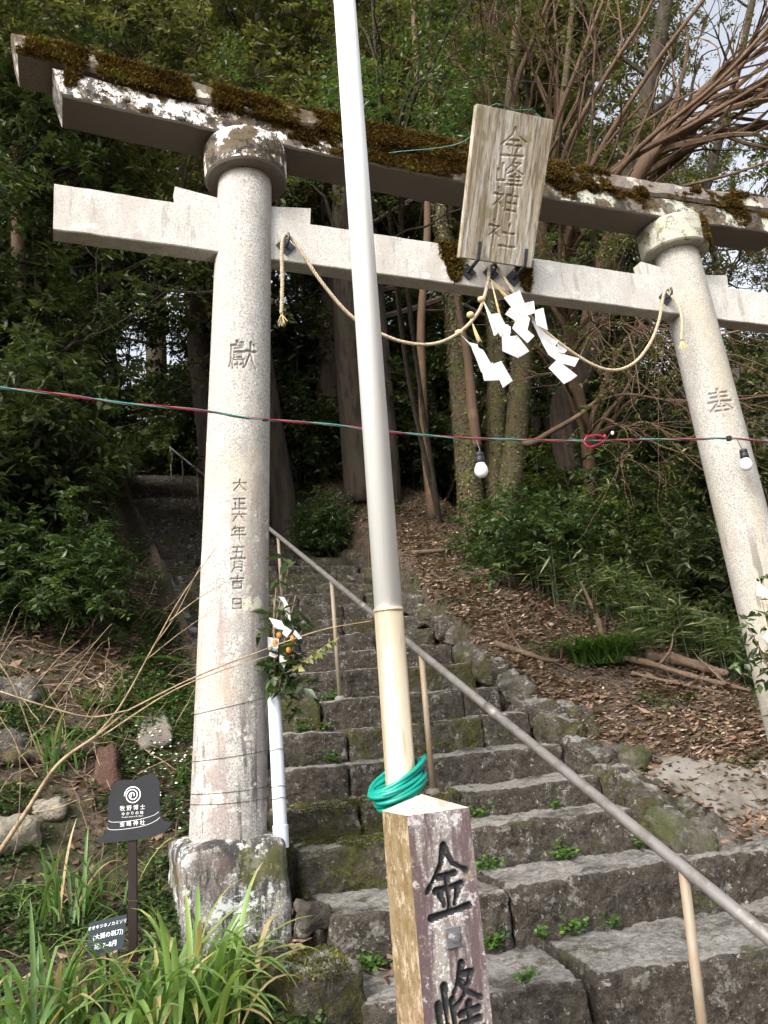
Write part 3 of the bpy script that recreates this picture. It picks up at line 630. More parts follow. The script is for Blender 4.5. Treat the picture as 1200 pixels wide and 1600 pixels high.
tl, tr = TL_+(.10, 0, 0)+nrm*.02, TR_-(.12, 0, 0)+nrm*.02
V, F = tube(spline([np.array([-.75, -.16, 5.02]), np.array([-.34, -.40, 5.0]), tl+upn*.008, (tl+tr)/2+upn*.012, tr+upn*.008, np.array([.30, -.3, 5.05])], 6), .0025, 5)
obj('binding_wire', V, F, m_green, plq, True)

# ------------------------------------------------------------------ straw rope
rope = thing('straw_rope', 'twisted straw rope looping below the tie beam of the gate', 'rope', (-.045, -.12, 4.3))
def twisted(path, r=.0068, off=.0058, pitch=.055, n=3, sides=6):
    P = np.asarray(path); d = np.r_[0, np.cumsum(np.linalg.norm(np.diff(P, axis=0), axis=1))]; m = max(20, int(d[-1]/.009))
    t = np.linspace(0, d[-1], m); C = np.c_[[np.interp(t, d, P[:, i]) for i in range(3)]].T
    T = np.gradient(C, axis=0); T /= np.linalg.norm(T, axis=1)[:, None]; N = np.cross(T, [0, 1., 0.05]); N /= np.linalg.norm(N, axis=1)[:, None]; B = np.cross(T, N)
    out = []
    for k in range(n):
        a = 2*math.pi*(t/pitch+k/n); out.append(C+off*(np.cos(a)[:, None]*N+np.sin(a)[:, None]*B))
    return [tube(o, r, sides) for o in out]
hk = [np.array([-1.45, -.115, 4.325]), np.array([-.045, -.115, 4.34]), np.array([1.414, -.115, 4.34])]
path1 = spline([np.array([-1.515, -.115, 3.80]), np.array([-1.50, -.118, 4.0]), np.array([-1.492, -.12, 4.22]), np.array([-1.475, -.12, 4.31]), hk[0], np.array([-1.40, -.12, 4.27]), np.array([-1.26, -.12, 4.04]), np.array([-1.084, -.12, 3.83]),
    np.array([-.878, -.12, 3.725]), np.array([-.70, -.12, 3.69]), np.array([-.52, -.12, 3.715]), np.array([-.344, -.12, 3.82]), np.array([-.20, -.12, 3.98]), np.array([-.115, -.12, 4.18]), np.array([-.085, -.12, 4.30]), hk[1]], 10)
path2 = spline([hk[1], np.array([-.005, -.12, 4.28]), np.array([.07, -.125, 4.14]), np.array([.20, -.13, 3.94]), np.array([.40, -.13, 3.78]), np.array([.62, -.125, 3.665]), np.array([.80, -.12, 3.645]), np.array([.98, -.12, 3.72]), np.array([1.15, -.12, 3.89]), np.array([1.26, -.12, 4.07]), np.array([1.33, -.12, 4.24]), np.array([1.365, -.12, 4.315]), hk[2], pv(1052, 466, -.13), pv(1062, 480, -.16), pv(1066, 505, -.20), pv(1065, 532, -.215)], 10)
for p in (path1, path2):
    for V, F in twisted(p): obj('strand', V, F, m_rope, rope, True)
def tassel(p, d, n, ln, spread, mat, parent, name='tassel'):
    parts = []
    for i in range(n):
        q = np.asarray(d)+rng.normal(0, spread, 3); q /= np.linalg.norm(q); parts.append(tube([p, p+q*ln*.5, p+q*ln*R.uniform(.85, 1.1)], [.003, .003, .0015], 4))
    V, F = join(parts); return obj(name, V, F, mat, parent)
tassel(path1[0], (0, 0, -1), 26, .07, .22, m_straw, rope); tassel(path2[-1], (0, 0, -1), 16, .07, .25, m_straw, rope)
tassel(pv(735, 498, -.12), (.28, 0, -1), 14, .16, .05, m_straw, rope); tassel(pv(766, 436, -.13), (.62, 0, -.6), 14, .26, .05, m_straw, rope)
tassel(pv(768, 440, -.14), (.12, 0, -1), 5, .26, .02, m_straw, rope)
for x, y in ((735, 492), (752, 468), (717, 520), (826, 495)):
    V, F = lathe([(.008, -.02), (.022, -.012), (.025, 0), (.022, .012), (.008, .02)], pv(x, y, -.12), 10); obj('knot', V, F, m_straw, rope, True)

# paper streamers: folded panels, each a thin sheet
def streamer(label, panels, v):
    P0 = pv(*panels[0][0], v); t = thing('paper_streamer', label, 'streamer', P0, 'white folded paper streamers on the straw rope')
    for i, poly in enumerate(panels):
        pts = [pv(x, y, v-.012*i-.006*(j % 2)*(1 if i % 2 else -1)) for j, (x, y) in enumerate(poly)]
        pts = np.array(pts); cen = pts.mean(0)+np.array([0, R.choice([-1, 1])*R.uniform(.006, .014), 0]); m_ = len(pts)
        V = np.vstack([pts, [cen], pts+(0, -.0012, 0), [cen+(0, -.0012, 0)]]); F = [[(j+1) % m_, j, m_] for j in range(m_)]+[[m_+1+j, m_+1+(j+1) % m_, 2*m_+1] for j in range(m_)]+[[j, (j+1) % m_, m_+1+(j+1) % m_, m_+1+j] for j in range(m_)]
        obj('paper_fold', V, F, m_paper, t)
streamer('lowest zigzag paper streamer hanging left of the others from the rope', [[(718, 521), (733, 535), (746, 538), (757, 577), (751, 577), (735, 540)], [(735, 537), (755, 547), (771, 575), (752, 582)], [(752, 573), (771, 566), (758, 594), (756, 594)], [(754, 575), (778, 566), (787, 594), (757, 595)], [(770, 570), (783, 564), (801, 595), (786, 606)]], -.13)
streamer('paper streamer at the middle whose folds step down below the plaque', [[(754, 467), (767, 490), (782, 520), (772, 525)], [(767, 491), (780, 489), (789, 506), (773, 525)], [(771, 506), (794, 507), (799, 521), (782, 526)], [(783, 508), (798, 510), (795, 546), (785, 549)], [(785, 527), (809, 524), (811, 560), (786, 549)], [(809, 525), (827, 549), (812, 558), (806, 548)]], -.13)
streamer('upper broad paper streamer fanned out right under the plaque hooks', [[(787, 465), (812, 454), (825, 488), (800, 482)], [(795, 482), (817, 475), (828, 500), (806, 498)], [(817, 474), (834, 470), (836, 489), (824, 492)], [(789, 491), (796, 482), (828, 497), (823, 520), (803, 500)], [(800, 513), (806, 500), (835, 525), (824, 536)], [(835, 485), (849, 481), (856, 516), (838, 508)]], -.17)
streamer('right paper streamer hanging below the rope beside the plaque', [[(830, 500), (838, 503), (873, 533), (867, 541), (845, 532)], [(845, 533), (853, 528), (879, 550), (866, 560), (855, 551)], [(870, 536), (886, 547), (882, 552), (872, 550)], [(855, 553), (868, 550), (905, 560), (898, 573), (875, 567)], [(857, 575), (870, 562), (902, 587), (893, 594), (881, 600)]], -.14)

# ------------------------------------------------------------------ lamp cable with bulbs
cable = thing('lamp_cable', 'red and green twisted lamp cable strung across the gate', 'cable', (0, -.27, 3.05))
cp_ = [(-400, 560), (-150, 585), (0, 606), (100, 617), (190, 630), (260, 636), (328, 643), (365, 650), (420, 656), (520, 664), (600, 674), (700, 683), (800, 687), (900, 689), (1000, 687), (1090, 686), (1140, 685), (1200, 690), (1320, 700), (1500, 716)]
cpath = spline([pv(x, y, -.28) for x, y in cp_], 12)
for (V, F), m in zip(twisted(cpath, .0038, .0042, .55, 3, 5), (m_red, m_green, m_grey)): obj('wire', V, F, m, cable, True)
for (a, b) in ((.02, .05), (.05, .02)):
    V, F = tube(spline([pv(912, 690, -.29), pv(918, 686-100*a, -.30), pv(935, 682-60*b, -.31), pv(946, 686, -.30), pv(935, 694, -.30), pv(920, 700-60*a, -.30), pv(912, 690, -.29)], 6), .004, 6); obj('wire_loop', V, F, m_red, cable, True)
V, F = lathe([(.003, -.012), (.009, -.008), (.010, .01), (.003, .014)], pv(957, 677, -.29), 8); obj('wire_cap', V, F, m_pvc, cable, True)
V, F = lathe([(.003, -.012), (.008, -.008), (.009, .01), (.003, .014)], pv(945, 682, -.29), 8); obj('wire_cap', V, F, m_red, cable, True)
for x, y in ((1139, 685), (414, 656)):
    V, F = rbox(pv(x, y, -.29), (.03, .03, .035) if x > 1000 else (.03, .018, .014), .006); obj('connector', V, F, m_black, cable)
def bulb(label, sx, sy, bx_, by_):
    a = pv(sx, sy, -.28); b = pv(bx_, by_, -.29)      # wire start, centre of the bulb
    t = thing('light_bulb', label, 'light bulb', a, 'bulbs on the lamp cable')
    top_ = b+np.array([0, 0, .115])
    V, F = tube(spline([a, a+(b-a)*.35+(.012, 0, 0), top_], 8), .0035, 6); obj('lead', V, F, m_grey, t, True)
    V, F = lathe([(.008, .112), (.022, .108), (.026, .100), (.026, .085), (.024, .083), (.027, .08), (.028, .045), (.024, .042)][::-1], b, 20); obj('socket', V, F, m_black, t, True)
    V, F = lathe([(.002, -.045), (.018, -.041), (.031, -.03), (.039, -.012), (.040, .002), (.035, .02), (.026, .038), (.022, .05)], b, 24); obj('glass', V, F, m_bulb, t, True)
bulb('white bulb hanging before the mossy tree trunks', 744, 686, 752, 735)
bulb('white bulb hanging in front of the right pillar', 1152, 687, 1166, 726)

# ------------------------------------------------------------------ carved post, pole and hose
px0, py0, sd_ = -1.70, -1.83, .2066
post = thing('stone_post', 'square carved stone post with stained faces before the stairs', 'stone post', (px0+sd_/2, py0+sd_/2, 0.1))
ZB, ZT = -.10, 1.212
za = np.unique(np.round(np.concatenate([np.arange(ZB, .55, .05), np.arange(.55, 1.2, .0028), [ZT]]), 4)); xa = np.linspace(0, sd_, 86)
XA, ZA = np.meshgrid(xa, za, indexing='ij')
def post_z(x, y): return float(pv(x, y, py0)[2])
def post_x(x, y): return float(pv(x, y, py0)[0])-px0
dep = np.zeros(XA.shape)
for ch, ix, iy, w_, h_, sw in (('金', 699, 1378, .150, .205, .0135), ('峰', 718, 1572, .145, .22, .0135), ):
    dep = np.maximum(dep, carve(XA, ZA, ch, post_x(ix, iy), post_z(ix, iy), w_, h_, sw))
flare = 1+.05*(ZT-ZA)/1.3
Vf = np.stack([px0+sd_/2+(XA-sd_/2)*flare, py0+dep*.016-.003*(ZT-ZA)*0-(flare-1)*sd_/2, ZA], -1)
na, nb = XA.shape; idx = np.arange(na*nb).reshape(na, nb); Q = np.stack([idx[:-1, :-1], idx[1:, :-1], idx[1:, 1:], idx[:-1, 1:]], -1).reshape(-1, 4)
fm = obj('carved_face', Vf.reshape(-1, 3), Q, m_post, post, False)
fm.data.materials.append(M('worn black paint in the carving', (.022, .022, .024), [dict(s=60, det=5, lo=.56, hi=.64, c=(.10, .095, .09), amt=.8)], rough=.8))
fm.data.polygons.foreach_set('material_index', (dep.ravel()[Q].mean(1) > .30).astype(np.int32))
def fl(z): return (1+.05*(ZT-z)/1.3)*sd_/2
cx_, cy_ = px0+sd_/2, py0+sd_/2
def corner(sx, sy, z): h = fl(z); return (cx_+sx*h, cy_+sy*h, z)
obj('side_face', [corner(-1, 1, ZB), corner(-1, -1, ZB), corner(-1, -1, ZT), corner(-1, 1, ZT)], [[0, 1, 2, 3]], m_postside, post)
obj('side_face', [corner(1, -1, ZB), corner(1, 1, ZB), corner(1, 1, ZT), corner(1, -1, ZT)], [[0, 1, 2, 3]], m_post, post)
obj('back_face', [corner(1, 1, ZB), corner(-1, 1, ZB), corner(-1, 1, ZT), corner(1, 1, ZT)], [[0, 1, 2, 3]], m_post, post)
m_cap = M('pale stone cap', (.46, .43, .38), GRAIN+[dict(s=7, det=8, lo=.5, hi=.6, c=(.30, .25, .18), amt=.8), dict(s=12, det=8, lo=.57, hi=.62, c=(.62, .60, .56), amt=.8, seed=6)], rough=.92, bump=[(80, .4, .004)])
obj('cap', [corner(-1, -1, ZT), corner(1, -1, ZT), corner(1, 1, ZT), corner(-1, 1, ZT), (cx_-.005, cy_, ZT+.045)], [[0, 1, 4], [1, 2, 4], [2, 3, 4], [3, 0, 4]], m_cap, post)
bc = pv(707, 1464, py0-.004); bc[1] = py0-.006
V, F = rbox(bc, (.046, .008, .056), .002); bp = obj('bolt_plate', V, F, m_steel, post)
V, F = tube([bc+(0, -.003, 0), bc+(0, -.012, 0)], .013, 6); obj('nut', V, F, m_steel, bp)
V, F = tube([bc+(0, -.008, 0), bc+(0, -.024, 0)], .008, 12); obj('bolt', V, F, m_steel, bp)

PB = np.array([-1.602, -1.562])
pole = thing('flag_pole', 'tall white metal flag pole standing behind the carved post', 'pole', (PB[0], PB[1], 0.0))
lean = np.array([.016, .004])
def pp(z): return np.array([PB[0]+lean[0]*(z-1.3), PB[1]+lean[1]*(z-1.3), z])
V, F = lathe([(.051, -.1), (.051, 1.86)], (0, 0, 0), 40); V[:, 0] += PB[0]+lean[0]*(V[:, 2]-1.3); V[:, 1] += PB[1]+lean[1]*(V[:, 2]-1.3); obj('lower_tube', V, F, m_poleb, pole, False).data.polygons.foreach_set('use_smooth', np.r_[np.ones(len(F)-2, bool), [False, False]])
V, F = lathe([(.0495, 1.84), (.047, 7.5)], (0, 0, 0), 40); V[:, 0] += PB[0]+lean[0]*(V[:, 2]-1.3); V[:, 1] += PB[1]+lean[1]*(V[:, 2]-1.3); obj('upper_tube', V, F, m_polew, pole, False).data.polygons.foreach_set('use_smooth', np.r_[np.ones(len(F)-2, bool), [False, False]])
V, F = lathe([(.0525, -.006), (.0535, 0), (.0525, .008)], pp(1.86), 40); obj('joint_ring', V, F, m_poleb, pole, True)  # ring set where the painted reflection changes tone
hose = thing('hose_coil', 'coil of teal plastic hose looped around the foot of the pole', 'hose', (PB[0], PB[1], 1.25))
pts = []
for i in range(9*28):
    a = i/28*2*math.pi; k = i/(9*28); rr = .078+.012*math.sin(a*1.13)+.010*k
    x = rr*math.cos(a)-.010; y = rr*math.sin(a); z = 1.225+.075*k+.42*x*(1+.25*math.sin(k*9))+.010*math.sin(a*.37+k*5)+.12*y
    pts.append((PB[0]+x*1.05, PB[1]+y*.8, z+.02))
V, F = tube(pts, .0075, 8); obj('hose_loops', V, F, m_hose, hose, True)

# ------------------------------------------------------------------ handrail
rail = thing('handrail', 'long grey pipe handrail rising along the middle of the stairs', 'handrail', (-.65, .3, 1.1))
def rp(v): return np.array([-.654+.0265*(v-.292), v, 1.855+.4412*(v-.292)])
V, F = tube([rp(v) for v in np.linspace(-2.6, 23.5, 40)], .0215, 14); obj('rail', V, F, m_galv, rail, True)
for v in (-.55, 1.3, 5.0, 9.2):
    V, F = tube([rp(v-.05), rp(v+.05)], .0245, 14); obj('coupling', V, F, m_galv, rail, True)
for v in (-1.806, .29, 2.065, 3.94, 6.1, 8.3, 10.44, 12.9, 15.6, 18.5, 21.6):
    a = rp(v); zs_ = max((z for (vv, z, sk) in steps if vv-sk*.1 < v+.08), default=.12)
    b = np.array([a[0]+.035, v+.10, zs_-.05]); V, F = tube([a-(0, 0, .012), b], .0175, 12); rpo = obj('rail_post', V, F, m_galvpost, rail, True)
    V, F = lathe([(.01, .0), (.048, .0), (.042, .03), (.024, .045), (.01, .046)], (b[0], b[1], zs_-.012), 12); obj('footing', V, F, m_concrete, rpo, True)

# ------------------------------------------------------------------ leaves
def leaves(P, D, N, L, W, fold=.12):
    """pointed folded leaves, two triangles each"""
    D = D/(np.linalg.norm(D, axis=1)[:, None]+1e-9); Sd = np.cross(D, N); Sd /= np.linalg.norm(Sd, axis=1)[:, None]+1e-9; Nn = np.cross(Sd, D)
    L = L[:, None]; W = W[:, None]
    V = np.stack([P, P+D*L*.42+Sd*W*.5+Nn*W*fold, P+D*L-Nn*L*.10, P+D*L*.42-Sd*W*.5+Nn*W*fold], 1).reshape(-1, 3)
    k = np.arange(len(P))*4; F = np.stack([np.stack([k, k+1, k+2], 1), np.stack([k, k+2, k+3], 1)], 1).reshape(-1, 3)
    return V, F
def unit(v): return v/(np.linalg.norm(v, axis=-1, keepdims=True)+1e-9)
def sprays(C, Dr, nl, ln, L, W, droop=.25, spread=.75):
    """leafy twigs: nl leaves along each twig that starts at C and runs along Dr for ln"""
    k = len(C); t = np.tile(np.linspace(.1, 1, nl), k); Cc = np.repeat(C, nl, 0); Dd = np.repeat(unit(Dr), nl, 0)
    ll = np.repeat(ln*rng.uniform(.7, 1.2, k), nl)
    side = unit(np.cross(Dd, np.array([0, 0, 1.])+rng.normal(0, .25, Dd.shape))); sg = np.tile(np.where(np.arange(nl) % 2, 1., -1.), k)[:, None]
    P = Cc+Dd*(t*ll)[:, None]-np.array([0, 0, 1.])*(droop*ll*t*t)[:, None]
    D = unit(Dd*(1-spread)+side*sg*spread+rng.normal(0, .28, Dd.shape)+np.array([0, 0, -.18]))
    N = unit(np.array([0, 0, 1.])+rng.normal(0, .45, Dd.shape))
    n = len(P); return leaves(P, D, N, L*rng.uniform(.65, 1.25, n), W*rng.uniform(.7, 1.2, n))
def grow(p, d, L, r, lev, maxlev, out, tips, bend=.25, up=.08, kids=(3, 5), ratio=.62, ang=.75, seg=5):
    pts = [np.array(p, float)]; dd = unit(np.array(d, float)); st = L/seg
    for i in range(seg):
        dd = unit(dd+rng.normal(0, bend, 3)*.5+np.array([0, 0, up])); pts.append(pts[-1]+dd*st)
    rr = np.linspace(r, r*(.5 if lev < maxlev else .3), seg+1); out.append((np.array(pts), rr, lev))
    if lev >= maxlev: tips.append((pts[-2], dd)); tips.append((pts[-1], dd)); tips.append((pts[seg//2], dd)); return
    n = R.randint(*kids)
    for k in range(n):
        t = R.uniform(.35, 1.0) if k else 1.0; i = min(seg, int(t*seg)); q = pts[i]; base = unit(pts[i]-pts[i-1])
        a = rng.normal(0, 1, 3); a = unit(a-base*(a@base)); nd = unit(base+a*R.uniform(.5, 1.2)*ang)
        grow(q, nd, L*ratio*R.uniform(.75, 1.2), max(rr[i]*.68, .003), lev+1, maxlev, out, tips, bend, up, kids, ratio, ang, seg)
def tubes(out, sides=(9, 6, 5, 4, 3)):
    return join([tube(p, r, sides[min(lev, len(sides)-1)], False) for p, r, lev in out])

# ------------------------------------------------------------------ forest prototypes
def proto_tree(name, H, r, z0, nl, spread, mat, bark, L, W, per=16, lean=(0, 0), tw=.35, ncl=1500):
    t = thing(name, name.replace('_', ' ')+' in the dark forest behind the gate', 'tree')
    tr = [np.array([lean[0]*abs(z/H)**1.5+.10*math.sin(z*.7+H), lean[1]*abs(z/H)**1.5+.08*math.cos(z*.9), z]) for z in np.linspace(-.4, H, 14)]
    V, F = tube(tr, np.linspace(r*1.15, r*.35, 14), 12); obj('trunk', V, F, bark, t, True)
    out, tips = [], []
    for i in range(nl):
        z = z0+(H-z0)*(i+R.random())/nl; k = (z+.4)/(H+.4)*13; j = min(12, int(k)); q = tr[j]+(tr[j+1]-tr[j])*(k-j)
        a = R.uniform(0, 2*math.pi); f = 1-.55*(z-z0)/(H-z0)
        grow(q, (math.cos(a), math.sin(a), R.uniform(.0, .55)), spread*f*R.uniform(.7, 1.1), r*.32*f, 1, 3, out, tips, kids=(3, 4), ratio=.6)
    V, F = tubes(out); obj('branches', V, F, bark, t)['kind'] = 'stuff'
    C = np.array([q for q, d in tips]); D = np.array([d for q, d in tips])
    idx = rng.integers(0, len(C), ncl); C2 = C[idx]+rng.normal(0, .16, (ncl, 3)); D2 = unit(D[idx]+rng.normal(0, .6, (ncl, 3)))
    V, F = sprays(C2, D2, per, tw, L, W)
    cl = np.repeat(rng.normal(0, .13, ncl), per); tint = np.clip(.42+cl+rng.normal(0, .16, ncl*per), 0, 1)
    obj('crown', V, F, mat, t, tint=np.repeat(tint, 2)); return t
def proto_shrub(name, H, Rr, mat, L, W, ncl, per=18, tw=.32, stems=9, bark=None, droop=.3):
    t = thing(name, name.replace('_', ' ')+' by the stairs', 'shrub')
    out, tips = [], []
    for i in range(stems):
        a = R.uniform(0, 2*math.pi); s = R.uniform(0, .3)*Rr
        grow((s*math.cos(a), s*math.sin(a), -.15), (math.cos(a)*.55, math.sin(a)*.55, 1), H*.55*R.uniform(.7, 1.1), .016+.006*H, 1, 3, out, tips, kids=(3, 4), ratio=.62, up=.05)
    V, F = tubes(out); obj('stems', V, F, bark or m_bark, t)
    C = np.array([q for q, d in tips]); D = np.array([d for q, d in tips]); sc = np.array([Rr/(np.abs(C[:, :2]).max()+.01)]*2+[H/(C[:, 2].max()+.01)]); C = C*np.clip(sc, .5, 1.6)
    idx = rng.integers(0, len(C), ncl); C2 = C[idx]+rng.normal(0, .13, (ncl, 3)); C2[:, 2] = np.abs(C2[:, 2])*rng.uniform(.55, 1.05, ncl)
    D2 = unit(C2*np.array([1, 1, .25])/Rr+rng.normal(0, .45, (ncl, 3)))
    V, F = sprays(C2, D2, per, tw, L, W, droop)
    cl = np.repeat(rng.normal(0, .14, ncl), per); tint = np.clip(.42+cl+rng.normal(0, .15, ncl*per), 0, 1)
    obj('foliage', V, F, mat, t, tint=np.repeat(tint, 2)); return t
pA = proto_tree('evergreen_tree', 8.5, .16, 2.6, 16, 2.4, m_leaf2, m_bark, .10, .040, ncl=1500)
pB = proto_tree('evergreen_tree', 10.5, .20, 3.6, 17, 2.8, m_leaf2, m_bark, .10, .042, ncl=1600, lean=(.5, .2))
pC = proto_tree('forest_tree', 12, .17, 6.0, 12, 2.2, m_leaf2, m_bark, .09, .035, ncl=1500, lean=(-.4, .3))
pD = proto_tree('low_crowned_tree', 6.0, .11, .8, 18, 1.9, m_leaf, m_bark, .095, .042, ncl=2000)
sA = proto_shrub('evergreen_shrub', 2.6, 1.5, m_leaf, .115, .048, 1300)
sB = proto_shrub('leafy_bush', 1.3, .95, m_leaf3, .085, .034, 800, tw=.26)
sC = proto_shrub('yellow_green_shrub', 1.8, 1.2, m_leaf4, .07, .026, 1000, tw=.26)
used = {}
def place(p, loc, rz, sc, label, group=None):
    loc = (loc[0], loc[1], float(gz(loc[0], loc[1])[0])-.05) if len(loc) == 2 else loc
    if p not in used:
        used[p] = 1; copy = p; p.location = [float(c) for c in loc]; p.rotation_euler = (0, 0, rz); p.scale = (sc, sc, sc)
        # children were built round the origin
        p['label'] = label
        if group: p['group'] = group
        return p
    return dup(p, loc, rz, sc, label, group)
def onground(x, y, d): q = px(x, y, d); return (float(q[0]), float(q[1]))
FT = 'trees of the forest behind the gate'
trees = [  # proto, photo x, depth, rotation, scale, label
 (pA, -60, 9.0, .3, 1.0, 'evergreen tree at the left edge behind the beam end'),
 (pB, 60, 12.0, 1.7, 1.2, 'tall evergreen tree showing above the left beam end'),
 (pA, 90, 10.0, 2.9, 1.1, 'evergreen tree behind the gap between lintel and tie beam at left'),
 (pB, 330, 15.0, 4.0, 1.35, 'dark evergreen tree above the left pillar'),
 (pC, 430, 18.5, 2.2, 1.4, 'slim tree trunk left of the white pole above the stairs'),
 (pA, 440, 12.5, 5.2, 1.3, 'evergreen tree seen between left pillar and white pole'),
 (pB, 545, 14.5, .5, 1.3, 'tree with dark crown just left of the pole'),
 (pA, 620, 12.5, 3.3, 1.25, 'fresh green tree right of the pole above the lintel'),
 (pC, 600, 17.0, 1.2, 1.3, 'thin dark trunk seen right of the white pole'),
 (pB, 700, 18.0, 2.6, 1.5, 'tall dark tree behind the hanging paper streamers'),
 (pA, 760, 15.5, 4.4, 1.55, 'evergreen tree behind the top of the plaque'),
 (pC, 850, 17.0, .1, 1.4, 'slender trunk right of the mossy tree'),
 (pB, 900, 15.0, 5.7, 1.35, 'dark tree seen below the right half of the rope'),
 (pC, 980, 17.5, 3.0, 1.3, 'far slender tree left of the right pillar'),
 (pA, 920, 14.5, 5.1, 1.4, 'evergreen tree behind the brown sweeping branches'),
 (pB, 980, 17.5, 3.9, .9, 'dense evergreen tree behind the tie beam left of the right pillar'),
 (pA, 1330, 14.0, 4.9, .8, 'evergreen tree at the right edge behind the right pillar'),
 (pB, 930, 26.0, 4.6, 1.5, 'far evergreen tree in the valley right of the mossy tree'),
 (pB, 1230, 27.0, 2.8, .9, 'farthest dark tree at the right edge'),
 (pB, 250, 22.0, 5.0, 1.6, 'far dark tree above the top of the stairs'),
 (pA, 400, 26.0, .2, 1.9, 'farthest evergreen tree closing the view up the stairs'),
 (pC, 520, 23.0, 4.1, 1.5, 'far slim trunk behind the thick trunk beside the pole'),
 (pB, 800, 24.0, 1.0, 1.7, 'far evergreen tree deep in the forest behind the mossy tree'),
 (pB, 620, 24.0, 3.6, 1.7, 'far dark evergreen tree behind the plaque and pole'),
 (pA, 330, 31.0, 3.1, 2.0, 'dark tree at the very head of the stairs'),
 (pD, -60, 8.2, .7, 1.0, 'low crowned dark evergreen at the left edge below the tie beam'),
 (pD, 50, 10.0, 2.3, 1.05, 'low crowned dark evergreen overhanging the upper stairs from the left'),
 (pD, 180, 15.5, 4.3, 1.15, 'low crowned evergreen above the head of the visible stairs'),
 (pD, 500, 16.5, 1.3, 1.2, 'low crowned dark tree between left pillar and pole'),
 (pD, 700, 15.5, 5.0, 1.1, 'low crowned dark tree left of the mossy tree'),
 (pD, 880, 14.5, 3.0, 1.2, 'low crowned dark tree right of the mossy tree'),
 (pD, 1000, 15.0, .2, 1.1, 'low crowned dark tree left of the right pillar'),
]
for p, x, d, rz, sc, lab in trees: place(p, onground(x, 900, d), rz, sc, lab, FT)
SG = 'shrubs along the stairs'
shrubs = [
 (sA, -210, 1000, 5.8, .4, 1.0, 'dark glossy shrub at the left edge on the bank'),
 (sA, -90, 900, 6.8, 1.4, 1.0, 'dense dark shrub below the left end of the tie beam'),
 (sA, 10, 850, 8.4, 2.5, .85, 'tall dark shrub left of the upper stairs'),
 (sA, -100, 800, 9.2, 3.5, 1.4, 'high dark shrub behind the shrubs at the left edge'),
 (sA, 60, 700, 12.0, 4.5, .95, 'shrub beside the top of the visible stairs at left'),
 (sB, 40, 1010, 6.0, 5.5, .8, 'low leafy bush on the left bank beside the drain'),
 (sB, 130, 960, 7.4, 3.7, .55, 'small green bush beside the drain of the stairs'),
 (sA, -60, 600, 12.5, 5.2, 1.5, 'far dark shrub high on the left bank'),
 (sA, 95, 560, 16.5, 1.2, 1.0, 'dark shrub on the bank left of the head of the stairs'),
 (sB, 815, 880, 9.3, 1.0, 1.0, 'mid green bush at the foot of the mossy tree'),
 (sC, 1000, 800, 10.5, 2.2, 1.2, 'yellow green shrub left of the right pillar'),
 (sA, 900, 800, 11.5, .8, .95, 'dark shrub between mossy tree and yellow green shrub'),
 (sC, 880, 800, 12.5, 4.0, 1.4, 'olive shrub behind the bush at the mossy tree'),
 (sA, 1080, 860, 10.0, 3.0, 1.0, 'dark shrub just left of the right pillar'),
 (sA, 1180, 800, 12.0, 2.1, 1.2, 'dark shrub behind the right pillar'),
 (sA, 1020, 780, 14.0, 5.0, 1.5, 'high dark shrub behind the yellow green shrub'),
 (sA, 930, 760, 16.0, 3.3, 1.5, 'dark shrub below the leaning trunk'),
 (sA, 1160, 760, 17.0, 1.9, 1.7, 'far dark shrub in the valley behind the right pillar'),
 (sA, 560, 720, 14.0, 1.1, 1.0, 'dark shrub on the bank above the stairs by the pole'),
 (sA, 680, 720, 14.5, 5.9, 1.0, 'dark shrub left of the mossy tree'),
 (sB, 520, 600, 12.5, 2.9, .8, 'small pale sapling foliage left of the pole'),
 (sA, 470, 700, 17.0, 4.2, 1.5, 'dark shrub beside the upper stairs right of the left pillar'),
 (sA, 620, 700, 19.0, .9, 1.7, 'far dark shrub right of the pole'),
 (sA, 760, 700, 19.0, 2.7, 1.7, 'far dark shrub behind the mossy tree'),
 (sA, 330, 640, 23.0, 2.4, 1.8, 'dark shrub at the head of the stairs'),
]
for p, x, y, d, rz, sc, lab in shrubs: place(p, onground(x, y, d), rz, sc, lab, SG)

# the mossy tree with three stems
b0 = px(762, 835, 10.4); b0[2] = float(gz(b0[0], b0[1])[0])-.1
mt = thing('mossy_tree', 'tree with three moss and ivy covered stems behind the paper streamers', 'tree', b0)
def stem(pts, rad, mat, name='stem', parent=mt, n=14, d=10.4):
    P = spline([px(x, y, dd) for x, y, dd in pts], 8); V, F = tube(P, np.interp(np.linspace(0, 1, len(P)), np.linspace(0, 1, len(rad)), rad), n); o = obj(name, V, F, mat, parent, True); return P, o
st1, o1 = stem([(742, 860, 10.2), (736, 790, 10.2), (728, 690, 10.3), (718, 580, 10.4), (708, 470, 10.5), (690, 340, 10.8), (675, 150, 11.2), (660, -150, 11.8)], [.20, .17, .165, .15, .12, .08, .05, .03], m_bark_moss)
st2, o2_ = stem([(775, 855, 10.4), (772, 780, 10.4), (774, 680, 10.5), (776, 560, 10.6), (770, 430, 10.8), (780, 300, 11), (800, 100, 11.5), (820, -100, 12)], [.17, .15, .14, .125, .10, .07, .05, .03], m_bark_moss)
st3, o3 = stem([(785, 840, 10.3), (795, 770, 10.3), (806, 680, 10.4), (814, 580, 10.5), (826, 450, 10.7), (850, 300, 11), (880, 150, 11.4), (900, -60, 12)], [.17, .155, .15, .14, .11, .07, .05, .03], m_bark_moss)
stem([(745, 700, 10.2), (738, 640, 10.2), (730, 560, 10.3), (716, 490, 10.38), (706, 400, 10.5)], [.07, .07, .06, .05, .02], m_bark_red, 'peeling_stem')
stem([(808, 692, 10.35), (835, 690, 10.2), (860, 675, 10.0), (910, 645, 9.8), (960, 600, 9.7)], [.06, .045, .035, .028, .018], m_bark_red, 'side_branch')
